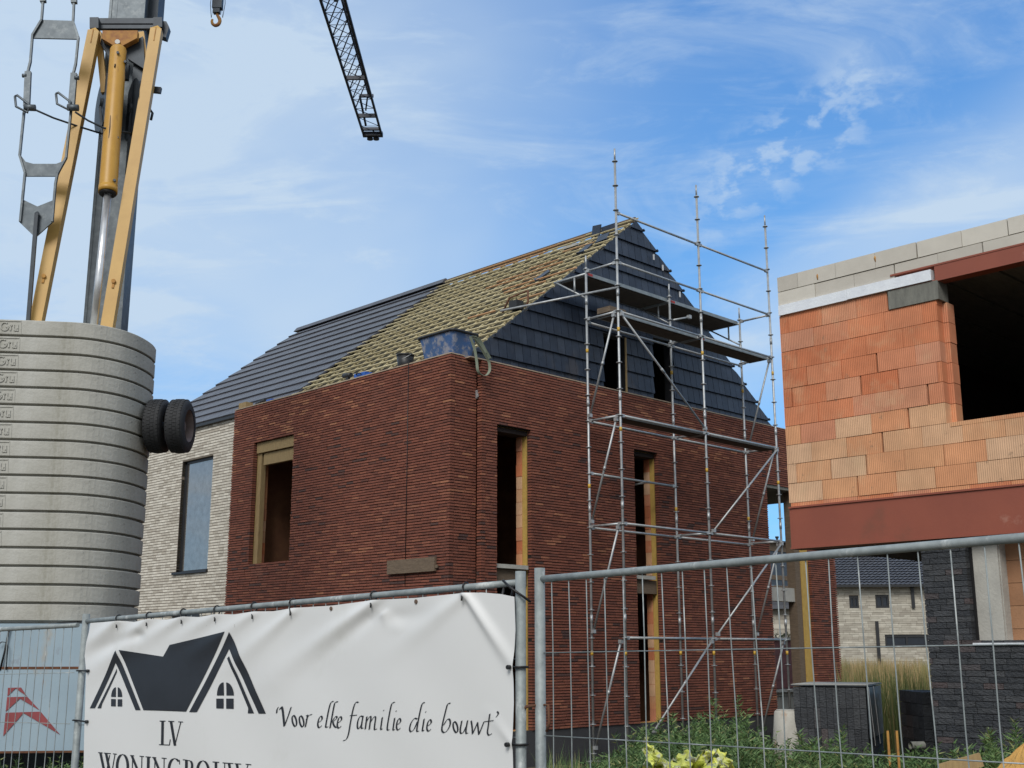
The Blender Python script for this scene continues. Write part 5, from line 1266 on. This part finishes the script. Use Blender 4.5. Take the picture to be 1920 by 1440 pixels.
# flat roofed annex behind the terrace (dark windows, timber fascia)
ax_ = thing('annex', 'low flat roofed annex with timber fascia and dark panes behind the terrace', 'annex', (12, 3.5, 0))
YA = 4.2
za_, zb2 = ony(1470, 1017, YA)[2], ony(1470, 1035, YA)[2]
x0_, x1_ = ony(1430, 1020, YA)[0], ony(1512, 1020, YA)[0]-1
zc_, zd_ = ony(1470, 1062, YA)[2], ony(1470, 1105, YA)[2]
ze_ = ony(1470, 1085, YA)[2]
mb = MB(); mb.box((x0_-2, YA-.1, za_-.03), (x1_+1, YA+1.5, za_+.02)); mb.build('roof_sheet', 'frame_dark', ax_)
mb = MB(); mb.box((x0_-2, YA, zb2), (x1_+1, YA+.1, za_-.04)); mb.box((x0_-2, YA+.02, ze_-.04), (x1_+1, YA+.08, ze_+.08)); mb.build('fascia', 'timber_grey', ax_)
mb = MB(); mb.box((x0_-2, YA+.05, ze_+.08), (x1_+1, YA+.07, zb2)); mb.box((x0_-2, YA+.05, zd_+.1), (x1_+1, YA+.07, ze_-.04)); mb.build('window', 'dark_glass', ax_)
mb = MB(); mb.box((x0_-2, YA, zd_-.02), (x1_+1, YA+.12, zd_+.09)); mb.build('rail', 'timber_grey', ax_)
for px in (1457, 1479):
    q = ony(px, 1012, YA+.1); mb = MB(); mb.tube([(q[0], q[1], za_), (q[0], q[1], za_+.13)], .03, 8); mb.tube([(q[0], q[1], za_+.11), (q[0], q[1], za_+.16)], .05, 8); mb.build('vent_pipe', 'frame_dark', ax_)
for xx in (x0_-1.8,): 
    mb = MB(); mb.box((xx, YA, GZ), (xx+.12, YA+.12, zd_)); mb.build('post', 'timber_grey', ax_)
# maroon gate panel
YM = 2.2
A, B = ony(1445, 1200, YM), ony(1505, 1290, YM)
gt = thing('garage_door', 'maroon panelled garage door seen through the terrace opening', 'garage door', ((A[0]+B[0])/2, YM, GZ))
mb = MB(); mb.box((A[0]-.3, YM, B[2]), (B[0]+.3, YM+.06, A[2]))
for i in range(6): mb.box((A[0]-.3, YM-.012, B[2]+(A[2]-B[2])*i/6+.02), (B[0]+.3, YM-.002, B[2]+(A[2]-B[2])*(i+1)/6-.01))
mb.build('door_panel', 'maroon', gt)
mb = MB(); mb.box((A[0]-.3, YM-.1, A[2]+.0), (B[0]+.3, YM+.1, A[2]+.06)); mb.box((A[0]-.3, YM-.15, B[2]-.07), (B[0]+.3, YM+.1, B[2]-.01)); mb.build('frame', 'concrete_lt', gt)
mb = MB(); mb.box((A[0]-.3, YM-.05, B[2]-.16), (B[0]+.3, YM+.1, B[2]-.08)); mb.box((A[0]-.3, YM-.02, GZ), (B[0]+.3, YM+.1, B[2]-.17)); mb.build('threshold', 'concrete_lt', gt)

# pallets of dark bricks
def pallet(px0, px1, py0, py1, t, label, wide, wrap_):
    A = atd(px0, py1, t); B = atd(px1, py1, t); zt_ = atd(px0, py0, t)[2]; zl = GZ
    al2 = V((0, -1, 0)); 
    return A, B, zt_
pB = dist(1622, 1289, 14.6); pB[2] = 0; pA = onz(1503, 1294, dist(1622, 1289, 14.6)[2]); pC = onz(1690, 1284, dist(1622, 1289, 14.6)[2]); ZPL = dist(1622, 1289, 14.6)[2]; pA[2] = pC[2] = 0
pc = thing('brick_pallet', 'pallet of dark grey bricks under plastic beside the pale round footing', 'brick pallet', (pB[0], pB[1], GZ), 'pallets of dark bricks')
# corner nearest the camera is pB; faces run to pA and pC
dA = (pA-pB); dC = (pC-pB); 
LA = min(np.linalg.norm(dA), 3.0); LC = min(np.linalg.norm(dC), 2.2); dA = dA/np.linalg.norm(dA); dC = dC/np.linalg.norm(dC)
dC = V((-dA[1], dA[0], 0)) if np.dot(V((-dA[1], dA[0], 0)), dC) > 0 else V((dA[1], -dA[0], 0))
dC = hr*.42+hf*.91; dA = -hr*.91+hf*.42; LA, LC = .86, 1.1
zb_ = -.08; zt2 = ZPL
mb = MB(); rr = random.Random(101)
nA, nC, nZ = int(LA/.075), 7, 5
for k in range(nZ):
    z0_, z1_ = zb_+(zt2-zb_)*k/nZ, zb_+(zt2-zb_)*(k+1)/nZ
    for i in range(nA):
        for j in range(5):
            if k == 1 and (0.35 < i/nA < .62): continue
            o = pB+dA*(LA*i/nA)+dC*(j*.24); o = V((o[0], o[1], z0_)); mb.obox(o-dC*rr.uniform(0, .008), dA*(LA/nA-.004), dC*.235, (0, 0, z1_-z0_-.004), rr.random())
mb.build('brick_stack', 'black_brick', pc)
mb = MB(); mb.obox(V((pB[0], pB[1], zt2+.012))-dA*.02-dC*.02, dA*(LA+.04), dC*1.24, (0, 0, .012)); mb.obox(V((pB[0], pB[1], .55))-dA*.028-dC*.0, dA*.012, dC*1.1, (0, 0, zt2-.55)); mb.build('plastic_cover', 'wrap', pc)
mb = MB(); mb.obox(V((pB[0], pB[1], zt2+.026))-dA*.02-dC*.025, dA*(LA+.04), dC*1.24, (0, 0, .006)); mb.build('top_sheet', 'concrete_lt', pc)
mb = MB(); 
for s_ in (.25, .65): q = pB-dA*.034; mb.bar(V((q[0], q[1], zt2))+dC*(s_-.2), V((q[0], q[1], .45))+dC*(s_+.05), .02, .004, dA)
mb.build('strap', 'white_pl', pc)
mb = MB(); mb.obox(V((pB[0], pB[1], GZ))+dC*.02, dA*LA, dC*.1, (0, 0, .1)); mb.obox(V((pB[0], pB[1], GZ))+dC*.9, dA*LA, dC*.1, (0, 0, .1)); mb.build('pallet_base', 'timber_grey', pc)
pD = dist(1728, 1294, 14.9)
pc2 = thing('brick_pallet', 'second stack of dark bricks, half hidden at the corner of the dark brick wall', 'brick pallet', (pD[0], pD[1], GZ), 'pallets of dark bricks')
mb = MB()
for k in range(8):
    for i in range(5):
        for j in range(4):
            if rr.random() < .06: continue
            o = pD+V((.9*0, 0, 0))+hr*(i*.11)+hf*(j*.22); mb.obox(V((o[0], o[1], -.1+k*.147)), hr*.105, hf*.21, (0, 0, .141), rr.random())
mb.build('brick_stack', 'black_brick', pc2)
mb = MB(); mb.obox(V((pD[0], pD[1], GZ)), hr*.6, hf*.9, (0, 0, .08)); mb.build('pallet_base', 'timber_grey', pc2)
# pale round footing beside the scaffold
bb = onz(1478, 1395, .0); bt = atd(1478, 1332, 14.5); print('boll', bb, bt)
tb_ = 14.5; q0, q1 = atd(1480, 1395, tb_), atd(1478, 1333, tb_)
mb = MB(); mb.tube([V((q0[0], q0[1], GZ)), q0, V((q0[0], q0[1], q1[2]-.02)), V((q0[0], q0[1], q1[2]))], [.20, .20, .165, .15], 24)
mb.tube([V((q0[0], q0[1], q1[2])), V((q0[0], q0[1], q1[2]+.012))], [.14, .14], 20)
tag(mb.build('concrete_footing', 'bollard', org=q0), 'pale round concrete footing in the weeds at the corner of the red house', 'concrete footing')
# stakes
for i, (x, lb) in enumerate(((1664, 'left of the two thin orange brown stakes in the weeds'), (1681, 'right of the two thin orange brown stakes in the weeds'))):
    q = atd(x, 1370, 11.5); mb = MB(); mb.bar(V((q[0], q[1], GZ-.1)), q, .02, .02, -hf); tag(mb.build('stake', MT['yellow_rust'], org=q), lb, 'stake', 'thin stakes in the weeds')
q = atd(1722, 1398, 12.2); mb = MB(); mb.tube([q-hr*.08+hf*.0, q+hr*.07+hf*.05], .04, 14, caps=False); mb.tube([q-hr*.08, q+hr*.07+hf*.05], .032, 14, caps=False); tag(mb.build('pipe_offcut', 'concrete_dk', org=q), 'short grey pipe lying in the weeds below the dark brick stack', 'pipe')
# sand heap and plank
sp = atd(1925, 1397, 9.0)
mb = MB(); rr = random.Random(111); nr2, na2 = 14, 40
rings = []
for i in range(nr2+1):
    rr_ = 1.15*i/nr2; row = []
    for a in range(na2):
        t = 2*math.pi*a/na2; h = (sp[2]-GZ+.05)*max(0, 1-(i/nr2))**.85*(1+.0*math.sin(3*t))+rr.uniform(-.015, .015)
        row.append(V((sp[0], sp[1], GZ-.03+h))+hr*rr_*math.cos(t)*1.0+hf*rr_*math.sin(t))
    rings.append(row)
for i in range(nr2):
    for a in range(na2): mb.quad(rings[i][a], rings[i+1][a], rings[i+1][(a+1) % na2], rings[i][(a+1) % na2])
for _ in range(26):
    t, r2 = rr.uniform(0, 6.28), rr.uniform(.1, .6); h = (sp[2]-GZ)*(1-r2/1.15)**.85; c = V((sp[0], sp[1], GZ+h))+hr*r2*math.cos(t)+hf*r2*math.sin(t); e = rr.uniform(.006, .016); mb.box(c-e, c+e)
tag(mb.build('sand_heap', 'sand', org=sp), 'heap of orange yellow sand behind the fence at the lower right', 'sand heap')
a, b = atd(1775, 1442, 9.0), atd(1840, 1424, 9.0); mb = MB(); mb.bar(a-(b-a)*.2, b, .03, .10, (0, 0, 1)); tag(mb.build('plank', 'timber', org=a), 'short wooden plank edge beside the sand heap', 'plank')
# crumpled yellow sack
rr = random.Random(121)
base_s = [(1208, 1380), (1222, 1400), (1235, 1408), (1255, 1432), (1275, 1415), (1290, 1404), (1300, 1420), (1320, 1408), (1345, 1404), (1362, 1414), (1372, 1430), (1385, 1460), (1300, 1470), (1220, 1465), (1212, 1430)]
mb = MB(); cs = V(atd(1290, 1440, 10.2)); NS, NR = 46, 18
P = []
for j in range(NR):
    row = []
    for i in range(NS):
        u = i/(NS-1); x = 1208+(1378-1208)*u; yt = np.interp(x, [p[0] for p in base_s[:11]], [p[1] for p in base_s[:11]])+3*math.sin(x*.6)
        y = yt+(1490-yt)*(j/(NR-1))
        dd_ = .11*math.sin(x*.085+y*.05+1.3*math.sin(y*.07))+.06*math.sin(x*.23-y*.16+2*math.sin(x*.05))+.03*math.sin(x*.5+y*.41)+.012*rr.uniform(-1, 1)
        row.append(atd(x+4*math.sin(y*.2+i), y, 10.2-.25*(j/(NR-1))**.6*1.6+dd_+.35*(2*u-1)**4))
    P.append(row)
for j in range(NR-1):
    for i in range(NS-1):
        if math.sin(i*.9+j*.5)*math.sin(j*.8-i*.35) > .80: continue
        r_ = .5+.5*math.sin(i*.31+j*.7); mb.quad(P[j][i], P[j][i+1], P[j+1][i+1], P[j+1][i], r_)
for i in range(NS-1): mb.quad(P[0][i], P[0][i+1], P[0][i+1]+hf*.16-V((0, 0, .06)), P[0][i]+hf*.16-V((0, 0, .06)))
tag(mb.build('plastic_sack', 'sack', org=cs), 'crumpled yellow green plastic sack in the weeds behind the fence', 'sack')

# ------------------------------------------------------------------ weeds and grass
def blade(mb, p, h, lean, wd, r, az):
    dx = V((math.cos(az), math.sin(az), 0)); sdv = V((-math.sin(az), math.cos(az), 0))*wd
    a = p; b = p+dx*lean*.35+V((0, 0, h*.6)); c = p+dx*lean+V((0, 0, h))
    mb.quad(a-sdv, a+sdv, b+sdv*.8, b-sdv*.8, r); mb.poly([b-sdv*.8, b+sdv*.8, c], r)
def weedplant(mb, p, h, rr, leaf=.035, dens=60, spread=.28):
    nst = rr.randint(2, 4)
    for s_ in range(nst):
        az = rr.uniform(0, 6.28); ln = rr.uniform(.02, .22)*h; hh = h*rr.uniform(.7, 1)
        top = p+V((math.cos(az)*ln, math.sin(az)*ln, hh)); mb.tube([p, (p+top)/2+V((0, 0, .02)), top], [.006, .004, .002], 4, False, .3)
        for k in range(dens):
            t = rr.uniform(.08, 1.0); c = p+(top-p)*t; a2_ = rr.uniform(0, 6.28); rad = spread*h*(1.05-t)*rr.uniform(.2, 1)
            q = c+V((math.cos(a2_)*rad, math.sin(a2_)*rad, rad*.55+rr.uniform(-.02, .03))); l_ = leaf*rr.uniform(.6, 1.4)
            dr_ = V((math.cos(a2_), math.sin(a2_), rr.uniform(.1, 1.1))); dr_ /= np.linalg.norm(dr_); sv_ = np.cross(dr_, V((rr.uniform(-1, 1), rr.uniform(-1, 1), rr.uniform(-1, 1)))); sv_ = sv_/(np.linalg.norm(sv_)+1e-9)*l_*.13
            mb.poly([q-sv_, q+sv_, q+dr_*l_+sv_*.2], min(1, max(0, rr.gauss(.45+.35*t*.6, .22))))
def area_pt(px, t, rr): 
    q = atd(px, 1400, t); return V((q[0], q[1], GZ-.02))
mb = MB(); rr = random.Random(131)
def topy(x):  # outline of the weeds read off the picture
    return float(np.interp(x, [1080, 1110, 1150, 1200, 1235, 1260, 1290, 1320, 1350, 1385, 1400, 1430, 1470, 1500, 1540, 1565, 1600, 1650, 1700, 1740, 1770, 1800, 1850, 1900, 1960], [1430, 1410, 1400, 1345, 1340, 1345, 1335, 1318, 1345, 1295, 1330, 1370, 1372, 1380, 1375, 1378, 1385, 1390, 1395, 1392, 1388, 1372, 1385, 1350, 1350]))
for k in range(480):
    px = rr.uniform(1090, 1950); t = rr.uniform(11.0, 16.0) if px < 1420 else rr.uniform(10.5, 14.0)
    if px > 1725: t = rr.uniform(10.2, 11.4)
    ty = topy(px)+rr.uniform(0, 60)*rr.random(); h = atd(px, ty, t)[2]-GZ
    if h < .08: h = .1
    p = area_pt(px, t, rr); weedplant(mb, p, h*rr.uniform(.8, 1.05), rr, .062, 62 if h > .4 else 26, .17)
for k in range(15000):
    px = rr.uniform(1010, 1950); t = rr.uniform(10.6, 17.0) if px < 1740 else rr.uniform(10.4, 11.5); p = area_pt(px, t, rr)
    blade(mb, p, rr.uniform(.12, .30)+.32*rr.random()**3, rr.uniform(0, .20), .005, (1. if rr.random() < .12 else min(1, .25+rr.random()*.8)), rr.uniform(0, 6.28))
for k in range(60):
    px = rr.uniform(-20, 180); t = rr.uniform(12.5, 14.8); p = area_pt(px, t, rr); h = atd(px, 1405+rr.uniform(0, 60), t)[2]-GZ; weedplant(mb, p, max(.15, h), rr, .05, 30, .2)
tag(mb.build('weeds', 'weed', org=(0, -6, GZ)), kind='stuff')
# tall single weeds
for i, (px, py, t, lb) in enumerate(((1386, 1285, 13.6, 'tallest feathery green weed in front of the red brick wall'), (1308, 1310, 13.4, 'feathery green weed left of the tallest one by the brick wall'), (1553, 1322, 11.2, 'upright pale green weed in front of the dark brick pallet'), (1232, 1330, 13.8, 'bushy green weed beside the foot of the diagonal scaffold brace'), (1905, 1340, 9.3, 'spindly green weed in front of the dark brick wall above the sand'))):
    q = atd(px, 1400, t); p = V((q[0], q[1], GZ)); h = atd(px, py, t)[2]-GZ
    o = thing('tall_weed', lb, 'weed', p, 'tall single weeds')
    mb = MB(); rr = random.Random(140+i); weedplant(mb, p, h, rr, .06, 230, .11); mb.build('foliage', 'weed', o)
# dry meadow
mb = MB(); rr = random.Random(151)
for k in range(26000):
    px = rr.uniform(1420, 1800); t = 19+25*rr.random()**.8; q = atd(px, 1223, t)
    if (t < 30 and px < 1575): continue
    z0_ = GZ; hmax = 1.58+.12*math.sin(px*.03+t*.4); h = hmax*rr.uniform(.55, 1.0)
    col_ = (.85 if (t > 24 and 1590 < px < 1720) else .62)+rr.gauss(0, .16)-(.22 if t < 22 else 0)
    blade(mb, V((q[0], q[1], z0_)), h, rr.uniform(-.1, .35), .011, min(1, max(0, col_)), rr.uniform(0, 6.28))
tag(mb.build('tall_grass', 'dry', org=(12, -2, GZ)), kind='stuff')
# shrub behind the terrace
q = atd(1475, 1190, 30.)
sh = thing('shrub', 'brownish green shrub behind the scaffold foot at the terrace opening', 'shrub', (q[0], q[1], GZ))
mb = MB(); rr = random.Random(161)
for k in range(1500):
    a, b, c = rr.gauss(0, .55), rr.gauss(0, .5), rr.random()**.7*2.2; p = V((q[0]+a*(1.1-c*.3), q[1]+b*(1.1-c*.3), GZ+c)); l_ = .09
    d = V((rr.uniform(-1, 1), rr.uniform(-1, 1), rr.uniform(-.3, 1))); e = np.cross(d, V((rr.uniform(-1, 1), rr.uniform(-1, 1), 1))); mb.poly([p, p+d*l_, p+e*l_*.6], rr.random())
mb.build('foliage', 'bush', sh)
mb = MB()
for k in range(6): mb.tube([(q[0], q[1], GZ), (q[0]+rr.gauss(0, .4), q[1]+rr.gauss(0, .4), 1.6)], [.02, .006], 5)
mb.build('stems', 'timber_grey', sh)
print('faces', sum(len(o.data.polygons) for o in scn.objects if o.type == 'MESH'))
